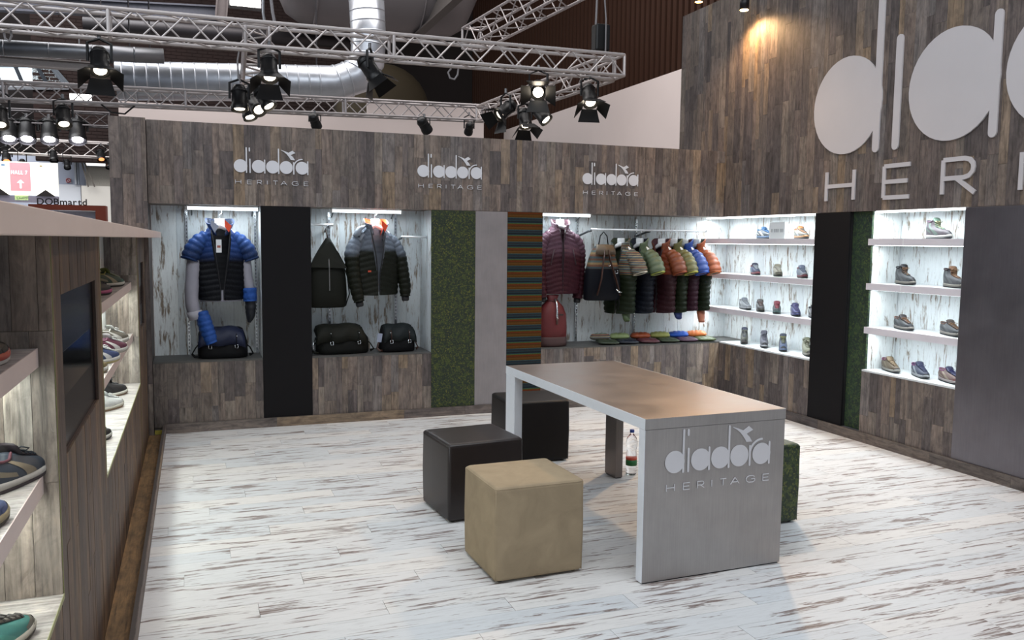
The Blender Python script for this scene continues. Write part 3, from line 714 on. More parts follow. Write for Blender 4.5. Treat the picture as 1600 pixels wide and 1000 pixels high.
rs('dark grey and taupe running shoe on the lowest corner shelf', 1187, .953, 'low', (-.52, -.85), ('6e6b70', '5a5658', '4c494c', 'b9b4ac', '605a5c', '8a6a64', '4b4a3c', '1b1b1a', '55504f'))
rs('grey running shoe with crimson tongue on the lowest corner shelf', 1213, .953, 'low', (-.60, -.80), ('566068', '46535a', 'c9b4b0', W_, 'b03048', 'c04a5c', '4c8078', '22262c', 'c0606c'))
rs('purple-blue running shoe with white heel on the lowest corner shelf', 1242, .953, 'low', (-.50, -.87), ('4a4fa0', '4b53a8', 'e6e6ee', 'f0f0f4', '4a4488', '6860a8', '5a60b4', '16161c', '5550a0'))
rs('grey running shoe half hidden behind the black panel', 1272, .953, 'low', (-.40, -.90), ('8f959c', '787d86', 'a0a4aa', W_, '70747c', 'b0b4b8', 'c9cbd0', '22222a', '9aa0a6'))
rs('olive grey high-top with navy collar, leftmost on the corner sill', 1164, ZS, 'high', (-.60, -.80), ('72756a', '676a58', '8b8d84', 'b0b29c', '3b4066', 'a6a89a', '4a3c38', '241e1e', '3b3f6c'), .17, 'high_top_shoe')
rs('violet-grey high-top with white heel on the corner sill', 1195, ZS, 'high', (-.56, -.83), ('7c7c90', '8a8894', 'd8d8dc', 'c0b0b8', '6c6c80', '9694a8', 'c9cad0', '17171c', '7a7c8c'), .17, 'high_top_shoe')
rs('blue high-top with yellow-green laces on the corner sill', 1225, ZS, 'high', (-.58, -.81), ('5a6c94', '566ca0', '4a5878', 'b8a06c', '3c4868', 'c2c47c', '6c86b8', '1a1c24', 'a0a066'), .17, 'high_top_shoe')
rs('cream and green high-top beside the black panel', 1263, ZS, 'high', (-.50, -.86), ('c2c4a4', 'b0b28c', 'd8d6c4', 'e0dcc8', '9ca080', 'd6d6b8', 'd8d4c0', '4a4634', 'b8b894'), .17, 'high_top_shoe')
E_ = 'shoes on the shelves between the green and grey panels'
rs('maroon and green high-top alone on the upper short shelf', 1459, 1.674, 'high', (-.22, -.975), ('4c3c48', '453543', '5c3048', '5f7a6c', '6a8f78', 'a9a070', 'd2ccc4', '23222e', '5c2c4c'), .15, 'high_top_shoe', E_)
rs('metallic grey high-top with black collar and tan laces', 1411, 1.312, 'high', (-.33, -.94), ('6b6e74', '585c64', '4a4a50', '8c9096', '23222a', 'c08a5c', 'c9bfb0', '1e1e28', '22222c'), .15, 'high_top_shoe', E_)
rs('metallic grey high-top with maroon collar and tan laces', 1488, 1.312, 'high', (-.33, -.94), ('6b6c72', '5c5e66', '51484c', '8a8c92', 'b07a54', 'c98f60', 'c9bfb0', '1e1e28', '4c3038'), .15, 'high_top_shoe', E_)
rs('metallic grey low shoe with tan laces under the black-collared high-top', 1412, .953, 'low', (-.34, -.94), ('6d7076', '4c4f5a', '5c5a60', '8a8c92', '4a4448', 'c98d60', 'd5cdc2', '22222c', 'a86e58'), .15, 'running_shoe', E_)
rs('metallic grey low shoe cut off by the grey panel', 1487, .953, 'low', (-.34, -.94), ('6a6d74', '50525c', '5c5a60', '8a8c92', '5c4a44', 'cf935f', 'd5cdc2', '22222c', 'b0765c'), .15, 'running_shoe', E_)
rs('tan running shoe with magenta lining on the sill', 1395, ZS, 'low', (-.36, -.93), ('a08c72', '9c8468', 'a8a494', 'c4b498', 'b89c78', 'c9a67c', 'dcd8cc', '1f222e', 'b0308c'), .15, 'running_shoe', E_)
rs('navy blue running shoe with magenta lining on the sill', 1442, ZS, 'low', (-.42, -.90), ('4a5478', '465070', '8fa0b4', 'd4dce6', '3c4270', '48508c', 'd8dce2', '1d1e28', 'b03494'), .15, 'running_shoe', E_)
rs('rose and navy running shoe partly behind the grey panel', 1490, ZS, 'low', (-.30, -.95), ('a07c74', 'b0605c', 'a85a6c', 'd0b8a0', '34386c', '4048a0', 'd9c8c4', '1d1c26', 'b03094'), .15, 'running_shoe', E_)
# price card
pc = at(1215, 375, X=XR+.05)
cdt = thing('price_card', 'small white card with grey digits between two top-shelf shoes', 'card', (XR+.04, pc.y, 1.6755))
MB().box((-.0015, -.115, 0), (.0015, .115, .155)).obj('card', plain('eef3f4', .5, 0, .01), cdt)
dg = MB()
for k, g_ in enumerate((-.075, -.035, -.01, .015, .055, .08)):
    y0 = -g_
    for s in (((y0-.008, .062), (y0-.005, .09)), ((y0+.005, .062), (y0+.008, .09)), ((y0-.008, .062), (y0+.008, .065)), ((y0-.008, .0745), (y0+.008, .0775)), ((y0-.008, .087), (y0+.008, .09))):
        dg.box((-.0025, s[0][0], s[0][1]), (-.0016, s[1][0], s[1][1]))
dg.obj('printed_digits', plain('8a9096', .6), cdt)
# left counter shoes : toe point, direction
LG = 'shoes on the left counter shelves'
def ls(label, tx, ty, z, kind, cols, d=(.55, .835), nm='running_shoe', xt=None, sc=1., off=0):
    p = at(tx, ty, Z=z); d = Vector(d).normalized(); c = Vector((p.x, p.y, 0)) - Vector((d.x, d.y, 0))*.145*sc
    c.x += off
    shoe(label, (c.x, c.y, z+.0015), d, kind, cols, LG, nm, sc)
ls('dark green running shoe with tan flash and white sole on top shelf', 192, 447, 1.312, 'low', ('24483a', '2e6a58', '2c4a38', 'a89c7c', '7a8a30', 'e8e8d8', 'eceade', '16181a', 'a0a040'))
ls('black running shoe with pink midsole behind the near counter panel', 172, 460, 1.312, 'low', ('22242c', '1d1f26', '26262c', '3a3c40', '4a3a4a', '2a2a30', 'd0508c', '141416', '4a4a50'))
ls('taupe running shoe with white flash, farthest on the middle shelf', 199, 533, .953, 'low', ('7c7468', '857c6c', '6c665c', 'eceae4', 'd8d8d4', 'f2f2f0', 'ecebe6', 'b8b4a8', 'd0cec8'))
ls('maroon suede running shoe with white flash on the middle shelf', 197, 548, .953, 'low', ('702c4c', '7a3050', '5c2440', 'f0eeee', 'c8c0c4', 'f2f2f0', 'ecebe6', 'b8b4a8', '8c4a64'))
ls('blue suede running shoe with white flash on the middle shelf', 185, 563, .953, 'low', ('26427c', '2f4c88', '203a70', 'f0f0f2', 'c8ccd8', 'f2f2f0', 'ecebe6', 'c8b878', '405a90'))
ls('tan running shoe mostly hidden by the near counter panel', 166, 580, .953, 'low', ('8f7c50', '9a8658', '7c6c46', 'e8e4d8', 'b8b098', 'f0f0ea', 'ecebe6', 'a89c7c', '9c8a60'))
ls('black high-top sneaker with white sole, farthest on the counter sill', 197, 614, ZS, 'high', ('1d1d22', '222228', '1c1c20', '2a2a30', '2a2a30', '3a3a40', 'efece2', '8a6a48', 'e2e6e6'), nm='high_top_shoe')
ls('all white leather sneaker on the counter sill', 191, 634, ZS, 'low', ('eef0f0', 'f0f2f2', 'e4e8e8', 'e8ecec', 'e8ecec', 'f4f6f6', 'f0ece0', '9a7a58', 'dfe4e4'))
ls('glossy black sneaker peeping out behind the near counter panel', 172, 683, ZS, 'low', ('121216', '15151a', '121216', '1c1c22', '1c1c22', '2a2a30', 'd8d8d4', '1a1a1c', '2a2a30'))
ls('navy, maroon and tan running shoe close on the left shelf', 68, 735, .953, 'low', ('3c4656', '3a4658', '5c2c3c', '9c8c74', '3a2c34', '1c2430', 'e4ddd4', '3c2c34', '6c3040'), (.36, .93))
ls('pale grey and purple running shoe behind the navy and maroon one', 38, 700, .953, 'low', ('9ca09c', '8c908c', '5c4468', 'e8e8ec', '4c3878', 'f0f0f4', 'dcdcdc', '4c4450', '8c8c90'), (.35, .94), off=-.045)
ls('black shoe with orange and white striped sole at left edge', 8, 565, 1.312, 'low', ('14161e', '12141c', '1a1c24', '2a2c34', '22242c', '30323a', 'd8503c', 'e8e4e0', '22242c'), (.4, .92))
ls('blue shoe with tan sole cut off at the left edge', 7, 810, .953, 'low', ('4c5c8c', '54649a', '44507c', '8c98b8', '3c4870', 'b0b8cc', 'b8a47c', '3c3428', '4c5c8c'), (.4, .92))
ls('teal and grey-brown running shoe on the sill, bottom left corner', 50, 985, ZS, 'low', ('3f8c84', '7c7468', '6c665c', '4ca092', '6c665c', '4a4440', 'd8d0c0', '3c3830', '5c9c90'), (.5, .86))
# ================================================================ CLOTHES
def puffy(z, p, a): return a*abs(math.sin(PI*z/p))**.55
def garment_body(h, hem, chest, sh, dep, pitch, amp, gap, slant=.0, n=44, inner=False, vz=-.30, neckw=.075, lean=0.):
    """rings from the hem up to the neck, open along the front by gap(z)"""
    rings = []; N = int(h/pitch*6)
    for i in range(N+1):
        z = -h+(h+.0)*i/N; f = i/N
        if z < -.26: w = hem+(chest-hem)*((z+h)/(h-.26)); d = dep
        elif z < -.125: w = chest+(sh-chest)*((z+.26)/.135); d = dep*(1-.25*((z+.26)/.135))
        else:
            q = (z+.125)/.125; w = sh+(neckw-sh)*q**.9 if q > 0 else sh; d = dep*(.75-.12*q)
        g = gap(z); am = amp*(0.25 if inner else 1)*(1 if z < -.06 else max(0, -z/.06))
        ring = []
        for k in range(n+1):
            a0 = math.asin(min(.95, g/w)); th = -PI/2+a0+(2*PI-2*a0)*k/n
            c, s_ = math.cos(th), math.sin(th)
            sl = z+slant*abs(c)*.0 - slant*max(0, -s_)*(1-abs(c))*1.0
            b = puffy(sl, pitch, am)
            x = math.copysign(abs(c)**.8, c)*(w+b-(.010 if inner else 0)); y_ = math.copysign(abs(s_)**.75, s_)*(d+b-(.010 if inner else 0))
            y_ += .012*math.sin(z*9+k*.25)+lean*z
            zz = z+(0 if z > -h+.05 else 0)+.012*math.sin(th*1.0)
            ring.append((x, y_, zz))
        rings.append(ring)
    return MB().rings(rings, closed=False)
def sleeve(pts, rad, pitch, amp, n=18, cap=True, flat=.8):
    pts = [Vector(p) for p in pts]; L = [0]
    for a, b in zip(pts, pts[1:]): L.append(L[-1]+(b-a).length)
    N = max(8, int(L[-1]/pitch*6)); P_, R_ = [], []
    for i in range(N+1):
        s_ = L[-1]*i/N; k = max(j for j in range(len(L)) if L[j] <= s_+1e-9); k = min(k, len(pts)-2)
        f = (s_-L[k])/(L[k+1]-L[k]); 
        p0, p1, p2, p3 = pts[max(k-1, 0)], pts[k], pts[k+1], pts[min(k+2, len(pts)-1)]
        p = .5*((2*p1)+(-p0+p2)*f+(2*p0-5*p1+4*p2-p3)*f*f+(-p0+3*p1-3*p2+p3)*f**3)
        r = rad[k]+(rad[k+1]-rad[k])*f
        P_.append(p); R_.append(r+(puffy(s_, pitch, amp) if amp else .002*math.sin(s_*40)))
    return MB().tube(P_, R_, n, cap, flat)
def hanger(label, loc, rz, group, tilt=0, w=.13):
    t = thing('clothes_hanger', label, 'hanger', loc, rz, group)
    wh = plain('e9eaea', .35, 0, .03)
    rr = []
    for i in range(21):
        x = -w+2*w*i/20; q = abs(x)/w; z = .0-.070*q**1.2; hh = .030*(1-.55*q); dd = .013+.006*(1-q)
        rr.append([(x, dd*math.cos(a), z+hh*math.sin(a)) for a in [2*PI*k/10 for k in range(10)]])
    MB().rings(rr).obj('arms', wh, t, True)
    MB().box((-.040, -.013, -.01), (.040, .013, .056)).obj('neck_block', wh, t, True, .006)
    MB().tube([(0, 0, .05)]+[(0, 0, .085)]+[(.020*math.sin(a)-.0, 0, .112-.022*math.cos(a)) for a in [PI*k/8*1.45 for k in range(9)]], .0026, 6).obj('hook', chrome, t, True)
    return t
HG = 'white hangers in the wall niches'
def jacket(name, label, loc, rz, spec, group=None, tilt=0):
    g = spec.get; t = thing(name, label, 'jacket', loc, rz, group, rot=(tilt*.0, tilt, rz))
    h = g('h', .66); body, slv, lining = spec['body'], spec.get('slv', spec['body']), g('lining', plain('1c1c22', .7))
    gw, gv = g('gap', .004), g('open', .05); vz = g('vz', -.3)
    gap = lambda z: gw+(gv-gw)*max(0, min(1, (z-vz)/(-.02-vz)))
    p, a = g('pitch', .048), g('amp', .013)
    args = (h, g('hem', .225), g('chest', .235), g('sh', .205), g('dep', .085), p, a, gap, g('slant', .03))
    garment_body(*args).obj('body', body, t, True)
    garment_body(*args, inner=True).obj('lining', lining, t, True)
    # zip edges
    for s_ in (-1, 1):
        pts = []
        for i in range(15):
            z = -h+.004+(h-.03)*i/14
            w = g('chest', .235); gx = gap(z)
            dd = g('dep', .085)*(1 if z < -.26 else 1-.25*min(1, (z+.26)/.135)) if z < -.125 else g('dep', .085)*(.75-.12*(z+.125)/.125)
            pts.append((s_*(gx+.004), -dd-.004+.012*math.sin(z*9), z-.012))
        MB().tube(pts, .0055, 6).obj('zip', g('zip', plain('18181c', .5)), t, True)
    # collar : two leaves standing round the neck
    cm, cl = g('collar', body), g('clining', lining)
    for nm_, rr_, mm in (('collar', 0, cm), ('collar_lining', -.008, cl)):
        R_ = []
        for j in range(5):
            f = j/4; z = -.035+.095*f; fl_ = g('flare', .015)*f
            row = []
            for k in range(23):
                th = -PI/2+.42+(2*PI-.84)*k/22; e = (.080+rr_+fl_)
                fr = max(0, -math.sin(th)); ou = g('fold', .02)*f*fr
                row.append((math.cos(th)*(e+ou), math.sin(th)*(.062+rr_+fl_*.6), z-.055*fr*(1 if f < 1 else 1)+(.004*math.sin(th*3))))
            R_.append(row)
        MB().rings(R_, closed=False).obj(nm_, mm, t, True, solid=.004)
    for s_ in (-1, 1):
        kind = g('sleeves', 'long')
        if kind == 'short':
            pts = [(s_*.10, .0, -.085), (s_*.165, -.005, -.135), (s_*.215, -.015, -.205), (s_*.248, -.02, -.285)]
            sleeve(pts, [.045, .064, .072, .070], .048, .016, cap=False, flat=.9).obj('sleeve', slv, t, True)
            sleeve([Vector(q)*1. for q in pts[1:]], [.055, .060, .060], .052, .002, flat=.85).obj('sleeve_lining', g('sl_in', lining), t, True)
            MB().tube([(Vector(pts[-1])+Vector((math.cos(b)*.066, math.sin(b)*.058, .02*math.cos(b)*s_))) for b in [2*PI*k/16 for k in range(17)]], .008, 6).obj('cuff', g('cuff', slv), t, True)
        else:
            pts = g('spts', {}).get(s_) or [(s_*.10, 0, -.09), (s_*.185, 0, -.15), (s_*.245, -.01, -.27), (s_*.275, -.02, -.42), (s_*.285, -.04, -.56), (s_*.275, -.055, -.66)]
            sleeve(pts, g('srad', [.048, .066, .068, .062, .056, .045]), p, g('samp', a), flat=.85).obj('sleeve', slv, t, True)
            e = Vector(pts[-1]); e0 = Vector(pts[-2]); dd = (e-e0).normalized()
            if g('cuffs', True): MB().tube([e-dd*.005, e+dd*.035, e+dd*.045], [.036, .034, .026], 12).obj('cuff', g('cuff', plain('17171a', .7)), t, True)
    return t
SM = lambda c, r=.42: leather(c, 'cl', r, 12, .82, 1.06, .4)
navy2 = zsplit('24407a', '0a0c12', -.235, .07, .5); orange = plain('e0491c', .55, 0, .08)
# blue jacket over a grey one
ja = at(343, 352, Y=7.655); jl = (ja.x, 7.655, ja.z)
hanger('white hanger carrying the blue jacket', jl, 0, HG)
t = jacket('puffer_jacket', 'navy blue short-sleeved puffer jacket with orange collar lining', (jl[0], jl[1], jl[2]-.005), math.radians(7), dict(h=.62, hem=.180, chest=.195, sh=.185, body=navy2, slv=zsplit('304f8c', '1f3157', -.17, .05, .38), lining=plain('14161c', .7), sleeves='short', open=.075, vz=-.52, gap=.010, collar=plain('2b4070', .45), clining=plain('1a2338', .6), flare=.03, fold=.045, dep=.085, pitch=.046, amp=.009, slant=.03))
MB().add([(-.075, -.085, .045), (-.020, -.095, -.005), (-.055, -.097, -.06), (-.085, -.09, .0)], [(0, 1, 2, 3)]).obj('shirt_collar', plain('9298a8', .7), t, solid=.004)
MB().add([(.030, -.075, .052), (.085, -.088, .0), (.060, -.095, -.055), (.028, -.09, -.005)], [(0, 1, 2, 3)]).obj('collar_flap', orange, t, solid=.004)
tg = thing('price_tag', 'white paper tag hanging inside the blue jacket', 'tag', (jl[0]-.012, jl[1]-.098, jl[2]-.17)); bx('card', (-.022, -.001, -.06), (.022, .001, .05), plain('dfe0e2', .6), tg); bx('print_line', (-.014, -.0018, -.02), (.014, -.0012, .0), plain('a05a50', .6), tg)
gj = thing('grey_sweatshirt', 'grey sweatshirt worn under the blue puffer jacket, long sleeves hanging', 'sweater', (jl[0], jl[1], jl[2]-.005), math.radians(7))
gm = plain('8e8c96', .85, 0, .1, 15, 'grey_jersey')
sleeve([(-.205, .01, -.17), (-.215, -.005, -.30), (-.232, -.02, -.46), (-.242, -.035, -.62), (-.225, -.04, -.74)], [.055, .068, .070, .068, .062], .05, 0, cap=True).obj('sleeve', gm, gj, True)
sleeve([(.205, .01, -.17), (.205, -.005, -.29), (.215, -.02, -.42), (.232, -.03, -.54)], [.05, .062, .058, .054], .05, 0, cap=True).obj('sleeve', gm, gj, True)
MB().tube([(-.226, -.04, -.72), (-.212, -.045, -.79)], [.064, .056], 14).obj('rib_cuff', plain('a09ea6', .85), gj, True)
MB().rings([[(.172*math.copysign(abs(math.cos(a))**.8, math.cos(a)), .072*math.copysign(abs(math.sin(a))**.75, math.sin(a)), z) for a in [2*PI*k/32 for k in range(32)]] for z in (-.55, -.60, -.638, -.642)], False, False).obj('hem_band', gm, gj, True)
bl = zsplit('2b4f94', '1c3366', -5, .05, .38)
sleeve([(-.165, -.055, -.72), (-.150, -.06, -.80), (-.115, -.06, -.93), (-.095, -.06, -.99)], [.055, .078, .080, .07], .042, .010, flat=.7).obj('quilted_cuff', bl, gj, True)
sleeve([(.232, -.03, -.53), (.236, -.035, -.645)], [.072, .072], .05, .009, flat=.75).obj('quilted_cuff', bl, gj, True)
sleeve([(.236, -.035, -.63), (.238, -.035, -.70), (.236, -.035, -.77), (.225, -.03, -.83)], [.060, .062, .052, .014], .046, .004, flat=.7).obj('dark_cuff', plain('16181f', .6), gj, True)
# grey / olive puffer
jb = at(586, 352, Y=7.655); jl = (jb.x, 7.655, jb.z)
hanger('white hanger carrying the grey and olive jacket', jl, 0, HG)
ol = zsplit('626974', '191b15', -.215, .02, .5); ols = zsplit('626974', '15170f', -.255, .03, .5)
t = jacket('puffer_jacket', 'puffer jacket, slate grey above and dark olive below, with orange collar', (jl[0], jl[1], jl[2]-.005), math.radians(12), dict(h=.615, hem=.205, chest=.215, sh=.195, body=ol, slv=ols, lining=plain('82868f', .7), open=.062, vz=-.42, gap=.006, collar=plain('565d68', .5), clining=orange, flare=.03, fold=.05, slant=.05, pitch=.048, amp=.010,
    spts={-1: [(-.10, 0, -.095), (-.18, 0, -.155), (-.232, -.02, -.26), (-.232, -.05, -.42), (-.215, -.07, -.56), (-.195, -.09, -.68)], 1: [(.10, 0, -.095), (.175, 0, -.155), (.225, -.02, -.26), (.245, -.05, -.40), (.262, -.07, -.54), (.262, -.08, -.64)]}))
MB().add([(.030, -.075, .052), (.088, -.088, .0), (.055, -.095, -.055), (.028, -.09, -.005)], [(0, 1, 2, 3)]).obj('collar_flap', orange, t, solid=.004)
MB().tube([(-.11, -.04, .0), (-.17, -.045, -.03), (-.20, -.05, -.09), (-.175, -.055, -.125), (-.14, -.055, -.07)], [.02, .045, .05, .035, .02], 10, flat=.5).obj('hood', plain('7b828c', .5), t, True)
MB().box((-.115, -.108, -.415), (-.085, -.104, -.400)).obj('orange_emblem', plain('b8452c', .6), t)
# maroon puffer
jc = at(875, 352, Y=7.66); jl = (jc.x, 7.66, jc.z)
hanger('white hanger carrying the maroon puffer jacket', jl, 0, HG)
mr_ = zsplit('5a404c', '391a22', -.27, .05, .45, .2)
t = jacket('puffer_jacket', 'closed maroon and plum puffer jacket above the red bag', (jl[0], jl[1], jl[2]-.005), 0, dict(h=.655, hem=.205, chest=.215, sh=.20, body=mr_, slv=mr_, lining=plain('3a2028', .6), open=.028, vz=-.16, gap=.003, collar=plain('5e4450', .5), clining=plain('4a3038', .6), pitch=.045, amp=.013, slant=.06, zip=plain('2c1820', .5),
    spts={-1: [(-.10, 0, -.095), (-.18, 0, -.155), (-.222, -.02, -.26), (-.225, -.03, -.42), (-.22, -.05, -.60), (-.20, -.055, -.70)], 1: [(.10, 0, -.095), (.175, 0, -.155), (.215, .02, -.26), (.225, .03, -.42), (.225, .03, -.60), (.215, .03, -.72)]}))
for s_ in (-1, 1): MB().tube([(s_*.10, -.10, -.23), (s_*.135, -.098, -.38)], .006, 6).obj('pocket_zip', plain('3a2830', .4), t, True)
# the row of six
stj = stripes([(0, '6d5b4a'), (.1, '4a5966'), (.22, '8a8a76'), (.34, '5a4436'), (.44, '4c5c60'), (.55, '8f7650'), (.66, '3f4a50'), (.78, '7f4a34'), (.88, '5d6b5c')], .088, 2, True, .5, '1c2415', -.30)
stc = stripes([(0, '6d5b4a'), (.1, '4a5966'), (.22, '9a9a86'), (.34, '5a4436'), (.44, '5c6c78'), (.55, '9f8660'), (.66, '3f4a50'), (.78, '8f5a44'), (.88, '6d7b6c')], .07, 2, True, .5)
row = [
 (966, 'striped multicolour jacket with olive lower half, first in the row', stj, stc, '2f3826', 'cfc8b8'),
 (995, 'sage green jacket with navy lower half, second in the row', zsplit('4f5c45', '0c0f18', -.285, .006), plain('56634a', .5), '1c202c', 'a3ab52'),
 (1029, 'rust orange jacket with maroon lower half, third in the row', zsplit('682e17', '2a1217', -.30, .006), plain('713619', .5), '4a262c', 'a0502e'),
 (1048, 'yellow-olive jacket with dark green lower half, fourth in the row', zsplit('57552b', '151c0e', -.31, .006), plain('5f5d34', .5), '2b3421', 'b0ae4c'),
 (1065, 'bright blue jacket with maroon lower half, fifth in the row', zsplit('1a3576', '2a131d', -.29, .006), plain('1d3f86', .45), '4a2a34', '2d57b4'),
 (1084, 'orange jacket with dark green lower half, last in the row', zsplit('7f3c1c', '11190c', -.30, .006), plain('8a4420', .5), '26301f', 'c06a38')]
for i, (px, lab, bm_, sm_, lo, cf) in enumerate(row):
    p = at(px, 383, Y=7.66); loc = (p.x, 7.60, 1.612)
    ang = math.radians((-62, -66, -66, -70, -70, -72)[i])
    hanger(f'white hanger carrying the {lab.split(",")[0]}', loc, ang, HG)
    jk = jacket('puffer_jacket', lab, (loc[0], loc[1], loc[2]-.005), ang, dict(h=.685-(.015*(i > 3)), hem=.168, chest=.175, sh=.16, body=bm_, slv=sm_, lining=plain(lo, .6), sleeves='short', open=.05, vz=-.25, gap=.004, collar=sm_, clining=plain(lo, .6), flare=.02, fold=.03, dep=.07, pitch=.052, amp=.012, cuff=plain(cf, .5), sl_in=plain(lo, .7)), 'jackets hanging in a row')
    if i in (0, 3, 5): sleeve([(.06, .02, -.64), (.08, .0, -.72), (.10, -.01, -.77+(.02 if i == 3 else -.03*(i == 5)))], [.05, .05, .035], .045, .006, flat=.6).obj('lower_sleeve', plain({0: '3a4a26', 3: '182a60', 5: '8a4a2c'}[i], .5), S.objects[-1] if False else jk, True)
# ================================================================ BAGS
def blob(rs, n=28, ex=.6):
    """rs: (z, cx, cy, rx, ry) stacked superellipse rings"""
    return MB().rings([[(cx+math.copysign(abs(math.cos(a))**ex, math.cos(a))*rx, cy_+math.copysign(abs(math.sin(a))**ex, math.sin(a))*ry, z) for a in [2*PI*k/n for k in range(n)]] for z, cx, cy_, rx, ry in rs])
def buckle(par, x, y_, z, s=.018):
    MB().tube([(x-s*.7, y_, z-s), (x+s*.7, y_, z-s), (x+s*.7, y_, z+s*.6), (x-s*.7, y_, z+s*.6), (x-s*.7, y_, z-s)], .0028, 6).obj('buckle', chrome, par, True)
def flap_bag(label, loc, rz, w, d, h, body, flap, strap, name='messenger_bag', sag=.0):
    t = thing(name, label, 'bag', loc, rz)
    blob([(0.003, 0, 0, w*.93, d*.93), (.012, 0, 0, w*.99, d), (.05, 0, 0, w, d*1.03), (h*.5, 0, 0, w*.99, d), (h*.55, 0, 0, w*.97, d*.95), (h*.8, sag, 0, w*.92, d*.75), (h*.95, sag, .01, w*.85, d*.55), (h, sag, .015, w*.72, d*.38)]).obj('body', body, t, True)
    R_ = []
    for k, (z, yy) in enumerate(((h*.99, .05), (h*1.02, .0), (h*.985, -d*.50), (h*.85, -d*.86), (h*.66, -d*1.04), (h*.44, -d*1.08))):
        ww = w*(.80+.03*k); R_.append([(sag+ww*(-1+2*j/12), yy+.010*math.sin(j*1.1+k), z+.006*math.sin(j*.9)-(abs(-1+2*j/12)**4)*.02) for j in range(13)])
    MB().rings(R_, closed=False).obj('flap', flap, t, True, solid=.006)
    for s_ in (-1, 1):
        x = s_*w*.52
        st_ = MB().tube([(x, -d*.92, h*.80), (x, -d*1.11, h*.62), (x, -d*1.13, h*.34)], .011, 6, flat=.25).obj('strap', strap, t, True)
        buckle(st_, x, -d*1.17, h*.42)
        MB().tube([(x, -d*1.0, h*.74), (x+.008*s_, -d*1.02, h*.72)], .006, 8).obj('stud', chrome, t, True)
    MB().tube([(-w*.9, 0, h*.5), (-w*1.08, -.02, h*.34), (-w*1.22, -.05, h*.16), (-w*1.12, -.07, .02), (-w*.9, -.06, .015)], .011, 6, flat=.35).obj('shoulder_strap', strap, t, True)
    MB().tube([(w*.93, 0, h*.42), (w*1.08, -.02, h*.32), (w*1.2, -.04, h*.12), (w*1.05, -.05, .02)], .012, 6, flat=.35).obj('shoulder_strap', strap, t, True)
    return t
blk = leather('0b0b0e', 'b', .7, sp=.2); nv = leather('131a33', 'n', .55, sp=.3); ol2 = leather('14150f', 'o', .7, sp=.2); dg_ = leather('151b1c', 'g', .65, sp=.25); brn = plain('3c2219', .5)
b1 = at(349, 559, Z=ZS); flap_bag('navy blue flap bag with black base on the sill under the blue jacket', (b1.x+.0, 7.66, ZS), 0, .205, .115, .262, blk, nv, blk, sag=-.01)
b2 = at(537, 553, Z=ZS); t = flap_bag('dark olive flap bag slumped on the sill under the backpack', (b2.x, 7.66, ZS), math.radians(4), 0.235, .12, .262, leather('0f100e', 'o2', .7, sp=.2), ol2, ol2, sag=-.035)
MB().tube([(-.07, 0, .225), (-.05, -.01, .26), (.0, -.02, .262), (.02, -.01, .235)], .009, 8, flat=.5).obj('handle', ol2, t, True)
MB().tube([(-.245, -.02, .15), (-.27, -.05, .10), (-.275, -.08, .05)], .008, 6).obj('hook', chrome, t, True)
b3 = at(621, 550, Z=ZS); t = flap_bag('small black satchel with two silver buckles, right on the sill', (b3.x+.01, 7.66, ZS), math.radians(6), 0.165, .105, .25, blk, dg_, brn, 'satchel', .0)
MB().box((-.235, -.10, .07), (-.19, -.096, .15), Matrix.Rotation(.15, 4, 'Y')).obj('paper_tag', plain('8d95a8', .6), t)
# olive backpack hanging
p = at(512, 372, Y=7.63); t = thing('backpack', 'dark olive backpack hanging from a hook at left of second niche', 'backpack', (p.x-.01, 7.63, p.z))
blob([(-.615, -.0, 0, .15, .075), (-.60, 0, -.005, .168, .09), (-.50, 0, -.01, .172, .10), (-.36, 0, -.01, .165, .10), (-.25, 0, -.005, .150, .085), (-.15, .005, 0, .105, .07), (-.07, .008, 0, .062, .045), (-.02, .01, 0, .03, .028), (.0, .01, 0, .018, .018)], ex=.75).obj('body', ol2, t, True)
MB().add([(-.16, -.112, -.255), (.16, -.112, -.265), (.09, -.095, -.13), (.02, -.06, -.03), (-.09, -.09, -.12)], [(0, 1, 2, 3, 4)]).obj('flap', leather('191a14', 'of', .7, sp=.2), t, solid=.01)
MB().tube([(.004, -.060, -.05), (.004, -.118, -.24), (.006, -.122, -.46)], .005, 6).obj('zip', plain('6f7070', .4, .4), t)
MB().tube([(.01, 0, .0), (.0, 0, .045), (-.012, 0, .07)], .006, 6).obj('loop', brn, t, True)
MB().tube([(0, 0, .06), (.004, 0, .10), (.008, 0, .11)], .004, 6).obj('hook', chrome, t, True)
MB().tube([(.13, .03, -.20), (.185, .02, -.34), (.20, .01, -.50), (.165, 0, -.60)], .012, 6, flat=.4).obj('shoulder_strap', ol2, t, True)
# striped backpack in the row
p = at(940, 372, Y=7.57); t = thing('backpack', 'navy backpack with striped top and brown straps hanging beside the jackets', 'backpack', (p.x-.005, 7.54, p.z), math.radians(-6))
blob([(-.615, 0, 0, .17, .07), (-.60, 0, 0, .185, .085), (-.48, 0, -.01, .185, .10), (-.32, 0, -.01, .170, .10), (-.20, 0, -.005, .135, .09), (-.12, 0, 0, .105, .07), (-.08, 0, .0, .075, .045)], ex=.72).obj('body', stripes([(0, '3f4a4e'), (.2, '6d4a36'), (.4, '8a7250'), (.6, '4d5a58'), (.8, '5a3c2c')], .10, 2, True, .6, '0b0d16', -.30), t, True)
R_ = [[(x, y_-.012*(1-abs(x)/w)*3, z) for x in [w*(-1+2*j/10) for j in range(11)]] for z, y_, w in ((-.065, .01, .06), (-.07, -.055, .085), (-.11, -.085, .10), (-.16, -.098, .105))]
MB().rings(R_, closed=False).obj('flap', leather('4e4030', 'fl', .6), t, True, solid=.008)
MB().tube([(-.05, -.03, -.07), (-.035, -.03, .02), (0, -.03, .06), (.035, -.03, .02), (.05, -.03, -.07)], .006, 8).obj('handle', blk, t, True)
